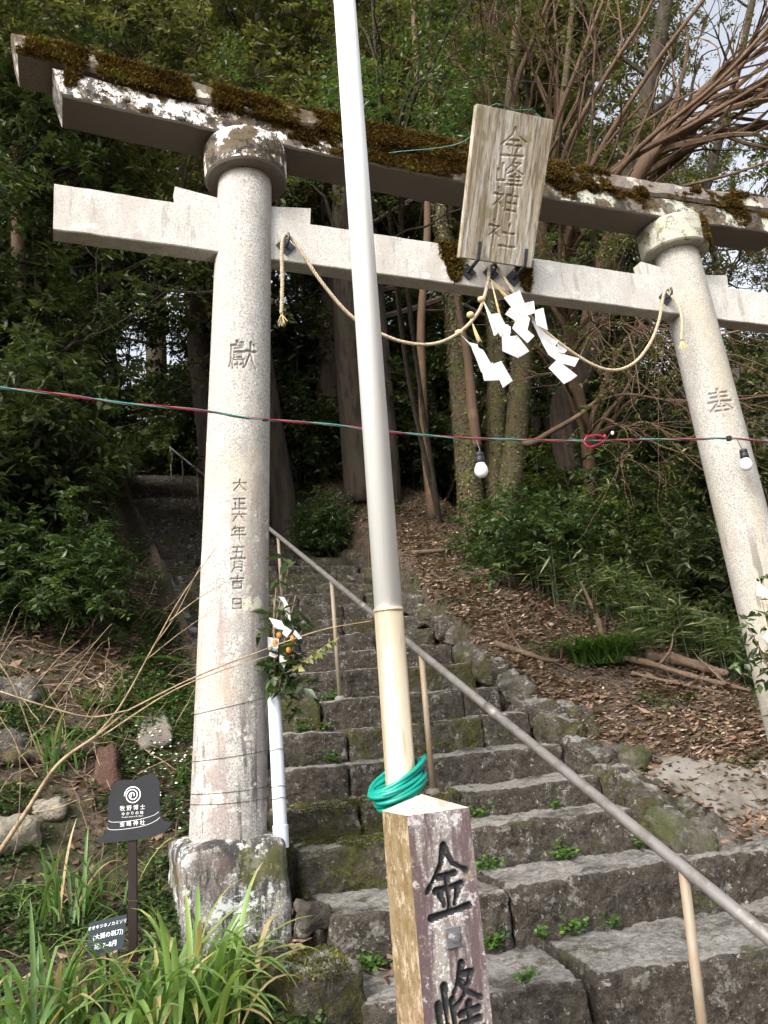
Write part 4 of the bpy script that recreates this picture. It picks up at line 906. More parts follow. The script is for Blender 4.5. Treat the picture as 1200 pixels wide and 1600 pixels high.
for P, rad in ((st1, .17), (st2, .14), (st3, .15)):
    n = 4200; i = rng.integers(0, int(len(P)*.75), n); c = P[i]+(P[np.minimum(i+1, len(P)-1)]-P[i])*rng.uniform(0, 1, n)[:, None]; a = rng.uniform(0, 2*math.pi, n)
    nr = np.c_[np.cos(a), np.sin(a), np.zeros(n)]; rr = rad*np.interp(i/len(P), [0, 1], [1.05, .5])
    V, F = leaves(c+nr*rr[:, None], unit(np.c_[np.zeros(n), np.zeros(n), -np.ones(n)]+nr*.3+rng.normal(0, .5, (n, 3))), nr, rng.uniform(.03, .06, n), rng.uniform(.02, .04, n))
    o = obj('ivy', V, F, m_leaf2, mt, tint=np.repeat(np.clip(rng.normal(.45, .28, n), 0, 1), 2)); o['kind'] = 'stuff'
# other single trunks
def trunk_thing(name, label, pts, rad, mat):
    b = px(*pts[0]); b[2] = min(b[2], float(gz(b[0], b[1])[0])); t = thing(name, label, 'tree', b, FT)
    P = np.vstack([[b], [px(*p) for p in pts]]); P = spline(P, 6); V, F = tube(P, np.interp(np.linspace(0, 1, len(P)), np.linspace(0, 1, len(rad)), rad), 12); obj('trunk', V, F, mat, t, True)
    out, tips = [], []
    for k in range(5): j = int(len(P)*R.uniform(.55, .98)); grow(P[j], (R.uniform(-1, 1), R.uniform(-.6, .6), .6), 1.2, rad[-1]*.5, 1, 3, out, tips, kids=(2, 3))
    V, F = tubes(out); obj('branches', V, F, mat, t)['kind'] = 'stuff'
    C = np.array([q for q, d in tips]); D = np.array([d for q, d in tips]); V, F = sprays(C, D, 14, .3, .09, .036); obj('crown', V, F, m_leaf2, t, tint=np.repeat(np.clip(rng.normal(.45, .2, len(C)*14), 0, 1), 2))
trunk_thing('forest_tree', 'thick dark trunk rising behind the pole above the stairs', [(556, 690, 12.5), (548, 600, 12.6), (540, 480, 12.8), (535, 300, 13.2), (530, 60, 14), (525, -200, 15)], [.25, .24, .22, .20, .17, .13, .1], m_bark)
trunk_thing('forest_tree', 'slender orange brown trunk left of the mossy tree', [(664, 690, 12.2), (660, 600, 12.2), (658, 500, 12.3), (668, 330, 12.6), (650, 100, 13), (640, -150, 13.6)], [.075, .07, .065, .06, .05, .04], m_bark_red)
trunk_thing('forest_tree', 'dark leaning trunk between rope and right pillar', [(880, 660, 13.0), (905, 590, 13.0), (935, 500, 13.1), (960, 400, 13.3), (990, 250, 13.6), (1030, 60, 14), (1060, -100, 14.5)], [.20, .22, .20, .18, .16, .13, .1], m_bark)
trunk_thing('forest_tree', 'thin dark trunk leaning against the white sky at upper right', [(1060, 420, 19), (1095, 320, 19), (1118, 240, 19), (1150, 120, 19), (1185, -40, 19.5)], [.13, .12, .11, .09, .07], m_bark)
trunk_thing('forest_tree', 'pale thin trunk in the upper left corner beside the lintel end', [(30, 520, 9.5), (26, 330, 9.8), (18, 160, 10.2), (14, 60, 10.6), (8, -100, 11)], [.09, .08, .07, .065, .05], m_bark_red)
trunk_thing('forest_tree', 'pale slim trunk above the left lintel', [(150, 420, 13.5), (148, 260, 13.8), (138, 100, 14.3), (130, -60, 15)], [.10, .09, .08, .07], m_bark_red)

# ------------------------------------------------------------------ bare sweeping branches at upper right
def bare(name, label, base, stems, mat, sub=3, leafm=None, nleaf=0):
    t = thing(name, label, 'tree', base, None); alltips = []
    for pts, r0 in stems:
        out, tips = [], []
        P = spline([px(*p) for p in pts], 6); rr = np.linspace(r0, r0*.35, len(P)); V, F = tube(P, rr, 8, False); limb = obj('limb', V, F, mat, t, True)
        for k in range(sub*2):
            j = int(len(P)*R.uniform(.3, .97)); tg = unit(P[min(j+1, len(P)-1)]-P[j-1])
            a = rng.normal(0, 1, 3); a[1] *= .5; grow(P[j], unit(tg+a*.35), R.uniform(.9, 1.9), rr[j]*.55, 1, 3, out, tips, bend=.35, up=.02, kids=(2, 4), ratio=.66, ang=.6)
        out = [o_ for o_ in out if o_[0][:, 1].min() > 1.2]; tips = [t_ for t_ in tips if t_[0][1] > 1.6]
        alltips += tips
        if out: V, F = tubes(out, (8, 6, 4, 3, 3)); obj('twigs', V, F, mat, limb)['kind'] = 'stuff'
    if nleaf:
        C = np.array([q for q, d in alltips]); D = np.array([d for q, d in alltips]); i = rng.integers(0, len(C), nleaf)
        V, F = sprays(C[i]+rng.normal(0, .08, (nleaf, 3)), unit(D[i]+rng.normal(0, .5, (nleaf, 3))), 9, .26, .075, .03); obj('crown', V, F, leafm, t, tint=np.repeat(np.clip(rng.normal(.5, .2, nleaf*9), 0, 1), 2))['kind'] = 'stuff'
bb = px(905, 800, 9.6); bb[2] = float(gz(bb[0], bb[1])[0])-.1
bare('bare_tree', 'brown leafless tree with branches sweeping up to the right over the gate', bb, [
    ([(950, 960, 11.3), (930, 840, 11.2), (915, 680, 11), (890, 540, 10.6), (878, 420, 10.0), (880, 320, 9.6)], .11),
    ([(885, 480, 10.3), (850, 360, 9.8), (862, 220, 9.4), (900, 110, 9.2), (955, -30, 9)], .05),
    ([(880, 430, 10.0), (905, 300, 9.3), (1010, 120, 8.8), (1130, -40, 8.5)], .05),
    ([(880, 430, 10.0), (900, 340, 9.4), (970, 260, 8.9), (1090, 190, 8.5), (1260, 90, 8.2)], .045),
    ([(886, 500, 10.4), (830, 340, 10.1), (802, 170, 9.7), (850, 20, 9.3), (880, -60, 9.2)], .045),
    ([(880, 380, 9.8), (880, 250, 9.3), (940, 130, 8.9), (1010, 20, 8.7), (1040, -60, 8.6)], .04),
    ([(880, 400, 9.9), (930, 320, 9.2), (1000, 230, 8.7), (1120, 130, 8.2), (1230, 10, 8)], .04),
    ([(878, 420, 10.0), (930, 350, 9.5), (1040, 300, 9.0), (1150, 270, 8.7), (1260, 230, 8.5)], .03),
    ([(888, 520, 10.5), (820, 400, 10.3), (780, 260, 10), (765, 150, 9.8), (770, 40, 9.6), (790, -60, 9.5)], .035),
    ([(890, 560, 10.6), (920, 520, 9.8), (970, 505, 9.2), (1050, 535, 8.8), (1230, 500, 8.4)], .026),
    ([(905, 640, 10.9), (930, 630, 10.0), (980, 616, 9.2), (1080, 630, 8.8), (1230, 615, 8.4)], .024),
    ([(884, 500, 10.4), (910, 470, 9.8), (960, 475, 9.2), (1000, 490, 8.9), (1080, 560, 8.6)], .022),
    ([(912, 690, 11), (940, 655, 10), (975, 668, 9.3), (1010, 660, 9.0), (1060, 685, 8.7), (1095, 678, 8.6)], .022),
    ], m_bark_red, 7, m_leaf2, 520)
br = px(1050, 700, 13); br[2] = float(gz(br[0], br[1])[0])-.1
bare('broad_tree', 'thick reddish trunk leaning up right against the sky', br, [
    ([(900, 620, 13.5), (940, 420, 13), (1000, 270, 12.5), (1060, 210, 12.2), (1160, 150, 12), (1300, 60, 11.8)], .17),
    ([(940, 420, 13), (985, 285, 12.6), (1080, 160, 12.2), (1180, 70, 12), (1260, -40, 11.8)], .10),
    ([(1000, 275, 12.5), (1110, 215, 12.2), (1210, 190, 12), (1320, 180, 11.8)], .07)], m_bark_red, 6, m_leaf2, 120)
g0 = px(640, 560, 8.6)
# leafy branches that hang above the lintel right of the pole
hb = px(690, 800, 11.5)
bare('hanging_tree', 'fresh green leafy branches hanging over the lintel beside the pole', (float(hb[0]), float(hb[1]), float(gz(hb[0], hb[1])[0])), [
    ([(690, 830, 11.5), (640, 600, 11), (615, 400, 10), (605, 260, 9.3), (590, 120, 8.8), (580, -20, 8.7)], .038),
    ([(690, 830, 11.5), (650, 560, 10.8), (625, 330, 9.6), (640, 180, 8.9), (680, 90, 8.5), (720, 10, 8.4)], .034),
    ([(650, 560, 10.8), (620, 260, 9.2), (650, 130, 8.6), (700, 150, 8.4), (735, 180, 8.3)], .022)], m_bark, 4, m_leaf3, 900)

# ------------------------------------------------------------------ dwarf bamboo, tufts and dead wood on the right slope
sasa = []
def blades(base, n, ln, wd, mat, parent, name, lean=.6, seed=0, tintm=.45, droop=.32):
    P = np.asarray(base)+np.c_[rng.normal(0, .11, (n, 2)), np.zeros(n)]
    a = rng.uniform(0, 2*math.pi, n); D = unit(np.c_[np.cos(a)*lean, np.sin(a)*lean, np.ones(n)])
    L = ln*rng.uniform(.6, 1.2, n); seg = 6; V, F, ti = [], [], []
    for i in range(n):
        p = P[i].copy(); d = D[i].copy(); s = unit(np.cross(d, [0, 0, 1.])+1e-6); r0 = len(V)
        for k in range(seg+1):
            wv = wd*(1-(k/seg)**2.2)*.5+.0008
            V += [p-s*wv, p+s*wv]; p = p+d*L[i]/seg; d = unit(d+np.array([0, 0, -droop]))
        for k in range(seg): F.append([r0+2*k, r0+2*k+1, r0+2*k+3, r0+2*k+2]); ti.append(0)
        ti[-seg:] = [float(np.clip(rng.normal(tintm, .2), 0, 1))]*seg
    o = obj(name, V, F, mat, parent, True, ti); return o
q = hit(935, 1035); q[2] = float(gz(q[0], q[1])[0])
t = thing('grass_tuft', 'dense green grass tuft on the leaf covered slope beside dead branches', 'grass tuft', q)
o = blades(q, 560, .60, .012, m_weed, t, 'grass_blades', .75, tintm=.35, droop=.27); o['kind'] = 'stuff'
sas = []
def sasa_patch(label, x, y, d, n, w_):
    q = px(x, y, d); q[2] = float(gz(q[0], q[1])[0]); t = thing('dwarf_bamboo', label, 'dwarf bamboo', q, 'dwarf bamboo at the edge of the slope')
    cx = rng.normal(0, w_, n); cyy = rng.normal(0, w_*.6, n); P = np.c_[q[0]+cx, q[1]+cyy, gz(q[0]+cx, q[1]+cyy)]
    hts = rng.uniform(.25, .75, n); parts = [tube([P[i], P[i]+(rng.normal(0, .05), rng.normal(0, .05), hts[i])], [.004, .002], 4) for i in range(n)]
    V, F = join(parts); obj('canes', V, F, m_leaf4, t)['kind'] = 'stuff'
    k = 9; C = np.repeat(P, k, 0); C[:, 2] += np.repeat(hts, k)*rng.uniform(.45, 1, n*k); D = unit(np.c_[rng.normal(0, 1, (n*k, 2)), rng.uniform(-.3, .5, n*k)])
    V, F = leaves(C, D, unit(rng.normal(0, .35, (n*k, 3))+[0, 0, 1]), rng.uniform(.13, .24, n*k), rng.uniform(.022, .036, n*k), .06)
    obj('leaf_blades', V, F, m_sasa, t, tint=np.repeat(np.clip(rng.normal(.66, .22, n*k), 0, 1), 2))
sasa_patch('dwarf bamboo patch right of the green grass tuft', 985, 975, 8.2, 130, .40)
sasa_patch('dwarf bamboo patch at the foot of the right pillar', 1110, 1040, 7.4, 150, .42)
sasa_patch('dwarf bamboo patch behind the grass tuft below the green bush', 900, 930, 8.8, 110, .35)
sasa_patch('dwarf bamboo patch farther right behind the right pillar', 1180, 1000, 8.6, 120, .5)
def branch_thing(label, pts, r0, lift=.02, mat=m_deadwood, name='fallen_branch', grp='dead branches on the right slope', on=True):
    P = []
    for (x, y, d, h) in pts:
        q = px(x, y, d)
        if on: q[2] = float(gz(q[0], q[1])[0])+h
        P.append(q)
    t = thing(name, label, 'branch', P[0], grp); Pp = spline(P, 8); rr = np.linspace(r0, r0*.45, len(Pp))*(1+.15*rng.normal(0, 1, len(Pp))); V, F = tube(Pp, rr, 8); obj('limb', V, F, mat, t, True)
    out, tips = [], []
    for k in range(2): j = int(len(Pp)*R.uniform(.3, .9)); grow(Pp[j], unit(rng.normal(0, 1, 3)+[0, 0, .5]), .35, r0*.4, 3, 4, out, tips, kids=(1, 2))
    V, F = tubes(out); obj('twigs', V, F, mat, t)['kind'] = 'stuff'
branch_thing('dark dead branch lying across the brown leaves left of the grass tuft', [(765, 945, 7.2, .05), (810, 962, 7.1, .06), (850, 978, 7.0, .05), (885, 994, 7.0, .04)], .03)
branch_thing('crooked dead branch standing up behind the grass tuft', [(945, 1020, 7.3, .05), (938, 990, 7.35, .25), (925, 960, 7.4, .42), (910, 928, 7.45, .62)], .028, on=True)
branch_thing('long dead branch leading from grass tuft to right pillar', [(930, 1010, 7.0, .08), (1000, 1035, 6.8, .10), (1080, 1065, 6.6, .08), (1180, 1105, 6.4, .05)], .035)
branch_thing('thick broken log near the foot of the right pillar', [(1010, 1040, 7.0, .06), (1060, 1058, 6.9, .08), (1120, 1078, 6.7, .09), (1145, 1090, 6.6, .10)], .06)
branch_thing('thin stick lying in front of the broken log', [(985, 1040, 6.7, .03), (1060, 1075, 6.5, .04), (1140, 1105, 6.3, .04)], .018)
branch_thing('dead root like branch left of the green bush', [(640, 822, 9.6, .05), (690, 800, 9.8, .10), (720, 790, 10, .14)], .03)

# ------------------------------------------------------------------ fallen leaves and ground cover
def patchmask(x, y, s, seed): return np.array([mnoise.fractal(Vector((p*s, q_*s, seed)), .8, 2.1, 3) for p, q_ in zip(x.tolist(), y.tolist())])
def scatter(n, xr, yr, dens):
    x = rng.uniform(*xr, n); y = rng.uniform(*yr, n); k = rng.uniform(0, 1, n) < dens(x, y); return x[k], y[k]
def stairmask(x, y): return (x > -1.75) & (x < right_edge(y)+.12) & (y > -1.3)
x1, y1 = scatter(190000, (.5, 5.5), (-1.5, 10), lambda x, y: np.where(stairmask(x, y), 0, .9*np.exp(-np.clip(y-2, 0, 9)/5)*np.where(x > 3.5, .4, 1)))
x2, y2 = scatter(26000, (-4.5, -1.7), (-3, 6), lambda x, y: np.where(stairmask(x, y), 0, .8))
x3, y3 = scatter(2500, (-2.4, 1.5), (-2.5, -.6), lambda x, y: .10+0*x)
xl = np.r_[x1, x2]; yl = np.r_[y1, y2]; n = len(xl)
keep = patchmask(xl, yl, 2.2, 4.4) > rng.normal(-.35, .3, n); xl, yl = xl[keep], yl[keep]; n = len(xl)
Pl = np.c_[xl, yl, gz(xl, yl)+rng.uniform(-.005, .035, n)]
a = rng.uniform(0, 2*math.pi, n); D = np.c_[np.cos(a), np.sin(a), rng.normal(.15, .3, n)]; Nl = unit(np.c_[rng.normal(0, .35, (n, 2)), np.ones(n)])
Ll = np.clip(rng.lognormal(-2.95, .38, n), .020, .13)
V, F = leaves(Pl, D, Nl, Ll, Ll*rng.uniform(.3, .65, n), -.28)
tag(obj('fallen_leaves', V, F, m_litter, tint=np.repeat(np.clip(rng.normal(.5, .2, n)+.22*patchmask(xl, yl, 1.1, 6.6), 0, 1), 2)), 'brown fallen leaves covering the slopes beside the stairs', kind='stuff')
xt, yt = scatter(1500, (.9, 4.5), (-1, 7), lambda x, y: .6+0*x); xt2, yt2 = scatter(900, (-4, -1.9), (-1.5, 5), lambda x, y: .8+0*x); xt, yt = np.r_[xt, xt2], np.r_[yt, yt2]; parts = []
zt = gz(xt, yt)
for i in range(len(xt)):
    a = R.uniform(0, 6.28); L_ = R.uniform(.08, .35); d = np.array([math.cos(a), math.sin(a), 0])*L_; p0 = np.array([xt[i], yt[i], zt[i]+.02]); p1 = p0+d; p1[2] = float(ground_z(p1[0], p1[1]))+R.uniform(.02, .06)
    parts.append(tube([p0, (p0+p1)/2+rng.normal(0, .012, 3), p1], [R.uniform(.002, .005), .003, .0015], 4, False))
V, F = join(parts); tag(obj('litter_twigs', V, F, m_deadwood), 'thin dry twigs strewn over the leaf litter', kind='stuff')
# leaves drifted into the joints of the lower steps
pts = []
for (cx, cyy, z, sp, m_) in ((-1.62, -.42, None, .06, 130), (-1.61, -.20, None, .06, 120), (-1.60, 0, None, .05, 90), (-1.22, -.62, .44, .07, 90), (.62, .05, None, .14, 200), (.85, -.30, None, .2, 240), (1.2, -.6, None, .2, 160), (.95, -.28, .70, .22, 130), (1.3, -.35, .72, .25, 160)):
    xx_, yy_ = rng.normal(cx, sp, m_), rng.normal(cyy, sp*.9, m_)
    pts.append(np.c_[xx_, yy_, (gz(xx_, yy_)+.02 if z is None else z)+rng.uniform(0, .03, m_)])
Pl = np.vstack(pts); n = len(Pl); a = rng.uniform(0, 2*math.pi, n)
V, F = leaves(Pl, np.c_[np.cos(a), np.sin(a), rng.normal(.1, .3, n)], unit(np.c_[rng.normal(0, .35, (n, 2)), np.ones(n)]), rng.uniform(.04, .09, n), rng.uniform(.02, .045, n), -.25)
tag(obj('drifted_leaves', V, F, m_litter, tint=np.repeat(np.clip(rng.normal(.5, .22, n), 0, 1), 2)), 'dry leaves gathered in the corners of the lower steps', kind='stuff')
# ground cover on the left bank and patches on the right
xc, yc = scatter(34000, (-4.2, -1.72), (-3, 3.4), lambda x, y: .75+0*x); k = patchmask(xc, yc, 1.3, 2.2) > -.02; k &= ~stairmask(xc, yc); xc, yc = xc[k], yc[k]
xd, yd = scatter(9000, (1.2, 4.5), (-1.5, 2.5), lambda x, y: .6+0*x); k = patchmask(xd, yd, 1.6, 8.2) > .42; xd, yd = xd[k], yd[k]
xc = np.r_[xc, xd]; yc = np.r_[yc, yd]; n0 = len(xc); kk = 5
C = np.repeat(np.c_[xc, yc, gz(xc, yc)], kk, 0); n = len(C); C[:, 2] += rng.uniform(.01, .07, n); C[:, :2] += rng.normal(0, .025, (n, 2)); a = rng.uniform(0, 2*math.pi, n)
V, F = leaves(C, np.c_[np.cos(a), np.sin(a), rng.normal(.25, .3, n)], unit(np.c_[rng.normal(0, .4, (n, 2)), np.ones(n)]), rng.uniform(.018, .042, n), rng.uniform(.012, .026, n), .1)
tag(obj('ground_cover', V, F, m_cover, tint=np.repeat(np.clip(np.repeat(rng.normal(.45, .2, n0), kk)+rng.normal(0, .12, n), 0, 1), 2)), 'small leaved green ground cover on the banks', kind='stuff')
xf, yf = [], []
fc = [pz(232, 1165, 1.3), pz(262, 1215, 1.15), pz(215, 1150, 1.35)]
for c_ in ((-2.02, .95), (-1.95, .65), (-2.12, 1.05), (-1.98, .45), (-2.2, .8)):
    xf.append(rng.normal(c_[0], .07, 26)); yf.append(rng.normal(c_[1], .07, 26))
xf = np.concatenate(xf); yf = np.concatenate(yf); n = len(xf); a = rng.uniform(0, 2*math.pi, n)
V, F = leaves(np.c_[xf, yf, gz(xf, yf)+rng.uniform(.05, .12, n)], np.c_[np.cos(a), np.sin(a), a*0+.2], unit(np.c_[rng.normal(0, .3, (n, 2))-[0, .6], np.ones(n)]), rng.uniform(.014, .022, n), rng.uniform(.012, .018, n))
tag(obj('white_flowers', V, F, m_flower, tint=np.full(2*n, .5)), 'tiny white flowers in the ground cover left of the pillar', kind='stuff')

# ------------------------------------------------------------------ strap leaved plants in the foreground
def strap_plant(label, base, n, ln, wd, lean=(0, 0), tm=.5, spread=.09):
    base = np.array([base[0], base[1], float(gz(base[0], base[1])[0])-.01]); t = thing('strap_leaf_plant', label, 'plant', base, 'strap leaved plants on the left bank')
    for i in range(n):
        a = R.uniform(0, 2*math.pi); p = base+np.array([R.gauss(0, spread), R.gauss(0, spread*.6), 0]); out = R.uniform(.10, .75)
        d = unit(np.array([math.cos(a)*out+lean[0], math.sin(a)*out+lean[1], 1.0])); L = ln*R.uniform(.6, 1.15); seg = 11; V, F = [], []
        tw = R.uniform(-.4, .4); g = R.uniform(.10, .24); kink = R.choice([0, 0, 0, 1]); kp = R.randint(4, 8)
        for k in range(seg+1):
            s = unit(np.cross(d, [math.cos(a+1.57+tw)*.01, .01*math.sin(a+1.57+tw), 1.])+1e-6); nn_ = unit(np.cross(s, d)); u = k/seg
            wv = wd*.5*(min(1, .65+u*2)*(1-max(0, (u-.55)/.45)**2.4))+.0006
            V += [p-s*wv, p-nn_*wv*.35, p+s*wv]; p = p+d*L/seg
            d = unit(d+np.array([0, 0, -g*(.4+1.6*u)])+(np.array([math.cos(a)*.5, math.sin(a)*.5, -.7]) if kink and k == kp else 0))
            gr = base[2]+.01
            if p[2] < gr-.05: p[2] = gr-.05+R.uniform(0, .01)
        for k in range(seg): r0 = 3*k; F += [[r0, r0+1, r0+4, r0+3], [r0+1, r0+2, r0+5, r0+4]]
        tv = min(.9, max(0, R.gauss(tm, .2))); dead = R.random() < .07; obj('leaf', V, F, m_strap, t, True, [1.0 if dead else (tv if j_ < len(F)-3 else min(1, tv+R.choice([0, .1, .3]))) for j_ in range(len(F))])
strap_plant('large bright strap leaved plant before the left pedestal', (-2.26, -.78), 140, .56, .022, (.02, -.04), .62, .15)
strap_plant('strap leaved plant in the lower left corner left of the black label', (-2.78, -.70), 60, .50, .018, (.0, -.05), .45, .10)
strap_plant('thin leaved plant behind the black label', (-2.62, .12), 50, .42, .014, (.08, -.05), .35, .09)
strap_plant('small strap leaved tuft by the pale rock at the left edge', (-2.68, 1.0), 26, .38, .016, (0, -.05), .4, .06)
strap_plant('bluish strap leaved tuft between corner plant and black label', (-2.58, -.62), 26, .40, .020, (.0, -.05), .25, .06)

xs_, ys_ = scatter(150, (-3.6, -1.95), (-1.4, 1.6), lambda x, y: .8+0*x); zs2 = gz(xs_, ys_)
Vg, Fg, tg_ = [], [], []
for i in range(len(xs_)):
    for b_ in range(R.randint(4, 9)):
        a = R.uniform(0, 6.28); p = np.array([xs_[i]+R.gauss(0, .02), ys_[i]+R.gauss(0, .02), zs2[i]]); d = unit(np.array([math.cos(a)*.5, math.sin(a)*.5, 1])); L_ = R.uniform(.08, .24); r0 = len(Vg); s_ = unit(np.cross(d, [0, 0, 1.])+1e-6)
        for k in range(5):
            wv = .004*(1-k/4)+.0006; Vg += [p-s_*wv, p+s_*wv]; p = p+d*L_/4; d = unit(d+np.array([0, 0, -.35]))
        tv = R.gauss(.45, .2)
        for k in range(4): Fg.append([r0+2*k, r0+2*k+1, r0+2*k+3, r0+2*k+2]); tg_.append(min(1, max(0, tv)))
tag(obj('short_grass', Vg, Fg, m_strap, None, True, tg_), 'short grass sprouting on the left bank', kind='stuff')

# ------------------------------------------------------------------ weeds in the step joints
def weed(label, loc, n, sz):
    t = thing('weed', label, 'weed', loc, 'weeds in the step joints'); C = np.asarray(loc)+np.c_[rng.normal(0, sz*.5, n), rng.normal(-.01, sz*.22, n), np.abs(rng.normal(0, sz*.35, n))+.005]
    a = rng.uniform(0, 2*math.pi, n); V, F = leaves(C, np.c_[np.cos(a), np.sin(a)-.3, rng.normal(.35, .3, n)], unit(np.c_[rng.normal(0, .3, n), rng.normal(-.5, .3, n), np.ones(n)]), rng.uniform(.018, .036, n), rng.uniform(.016, .028, n), .1)
    obj('leaflets', V, F, m_weed, t, tint=np.repeat(np.clip(rng.normal(.5, .22, n), 0, 1), 2))['kind'] = 'stuff'
    parts = [tube([np.asarray(loc)+(R.gauss(0, sz*.25), 0, -.01), C[i]], [.002, .001], 3, False) for i in range(min(8, n))]; V, F = join(parts); obj('stalks', V, F, m_weed, t, tint=[.4]*len(F))['kind'] = 'stuff'
def joint(x, k):  # foot of the riser of step k at x
    v, z, sk = steps[k]; return np.array([x, v-sk*(x+.5)-.025, steps[k-1][1]+.012])
wl = [('weed at the foot of the tall riser nearest the carved post', -1.02, 1, 60, .07), ('weed with upright leaves under the tall riser right of the post', -.80, 1, 70, .08), ('small weed in the middle of the tall riser foot', -.55, 1, 26, .05), ('flat weed strip under the tall riser towards the rail post', -.38, 1, 60, .10), ('weed by the rail post foot', -.18, 1, 30, .06),
      ('weed right beside the post top on the third step', -.85, 2, 60, .09), ('round weed on the third step', -.56, 2, 70, .08), ('wide weed on the third step under the rail', -.12, 2, 70, .11), ('tiny weed at the right end of the third step', .35, 2, 26, .05),
      ('weed on the fourth step near the hose', -.78, 3, 50, .08), ('weed on the fourth step right of the rail', -.4, 3, 60, .09), ('weed at right end of the fourth step', .1, 3, 26, .05),
      ('weed on the sixth step left of the pole', -.98, 5, 46, .07), ('weed cluster two steps above the white pipe mouth', -1.02, 6, 60, .08), ('weed on the seventh step', -.85, 6, 40, .06), ('weed on the eighth step beside a rail post', -.62, 7, 60, .07),
      ('weed growing below the large mossy block', -1.38, 1, 70, .08)]
for lab, x, k, n, s_ in wl: weed(lab, joint(x, k), n, s_)
weed('yellowish weed on the front edge of the lowest step', np.array([-.93, -1.03, .44]), 34, .05)

# ------------------------------------------------------------------ rocks on the left
def rock(label, c, size, mat, seed, name='rock', grp=None, rz=0, rnd=.1, amp=.03, tilt=(0, 0), res=.025, moss=0):
    P, Q = stone_mesh(c, size, rz=rz, rnd=rnd, amp=amp, res=res, seed=seed, tilt=tilt)
    o = obj(name, P, Q, mat, None, True); tag(o, label, 'rock', grp); return o
G_ = 'rocks beside the stairs'
def grz(x, y): return float(gz(x, y)[0])
o = rock('moss topped square stone block before the lower steps', (-1.70, -.72, .43), (.30, .30, .30), m_stepmoss, 31, grp=G_, rnd=.05, amp=.02, rz=.25); moss_on(o, .12, .014, 5.5)
o = rock('yellow mossy stone at the bottom edge left of the post', (-1.86, -1.16, .33), (.34, .26, .16), m_stepmoss, 37, grp=G_, rz=.3); moss_on(o, -.1, .014, 9.5)
rock('grey wedge stone between pedestal and big step block', (-1.60, -.36, .66), (.16, .14, .16), m_greyrock, 41, grp=G_, rz=.4, rnd=.04)
q = (-2.9, .55); rock('pale yellowish rock at the left edge above the strap leaves', (q[0], q[1], grz(*q)+.04), (.30, .22, .17), m_rock, 43, grp=G_, rz=.3, rnd=.06)
q = (-2.72, .72); rock('small grey rock beside the pale rock', (q[0], q[1], grz(*q)+.02), (.16, .14, .11), m_rock, 47, grp=G_)
q = (-2.98, 1.55); rock('large dull rock on the bank at the left edge', (q[0], q[1], grz(*q)-.03), (.42, .3, .24), m_greyrock, 53, grp=G_)
q = (-3.0, 1.15); rock('brownish rock under the big dull rock at left', (q[0], q[1], grz(*q)-.02), (.28, .2, .16), m_greyrock, 59, grp=G_)
q = (-2.12, 1.25); rock('flat grey stone slab on the slope left of the pillar', (q[0], q[1], grz(*q)+.02), (.20, .36, .07), m_concrete, 61, grp=G_, tilt=(.1, .5), rnd=.03, amp=.012)
q = (-2.0, .2)
stump = thing('rotten_stump', 'reddish rotten stump on the left bank above the hat sign', 'stump', (-2.42, .95, grz(-2.42, .95)))
stone('wood', (-2.42, .95, grz(-2.42, .95)+.04), (.13, .26, .18), M('rotten wood', (.085, .048, .034), [dict(s=14, det=7, lo=.45, hi=.62, c=(.08, .045, .035), amt=.9, sx=(1, 1, .3))], rough=.95, bump=[(40, 1, .02)]), stump, rnd=.06, amp=.04, tilt=(.1, .5), seed=71)
logt = thing('rotten_log', 'rough rotten log lying on the left bank beside the stump', 'log', (-2.75, 1.05, grz(-2.75, 1.05)))
a = np.array([-3.05, .98, 0]); b = np.array([-2.47, 1.12, 0]); a[2] = grz(a[0], a[1])+.02; b[2] = grz(b[0], b[1])+.05
Pl_ = spline([a, a*.7+b*.3+(0, 0, .012), a*.35+b*.65-(0, 0, .008), b], 10); V, F = tube(Pl_, .05+.012*np.sin(np.arange(len(Pl_))*.9), 18); V = V+.016*np.c_[[ [mnoise.noise(Vector((p[0]*14+c*9, p[1]*50, p[2]*50))) for c in range(3)] for p in V.tolist()]]; obj('wood', V, F, M('crumbling bark', (.10, .07, .05), [dict(s=20, det=8, lo=.45, hi=.58, c=(.04, .028, .02), amt=.9, sx=(.3, 1.5, 1.5), rgh=.7), dict(s=30, det=8, lo=.55, hi=.62, c=(.24, .18, .13), amt=.6, seed=6)], rough=.95, bump=[(40, 1, .02, 'noise', (.3, 1.5, 1.5))]), logt, True)

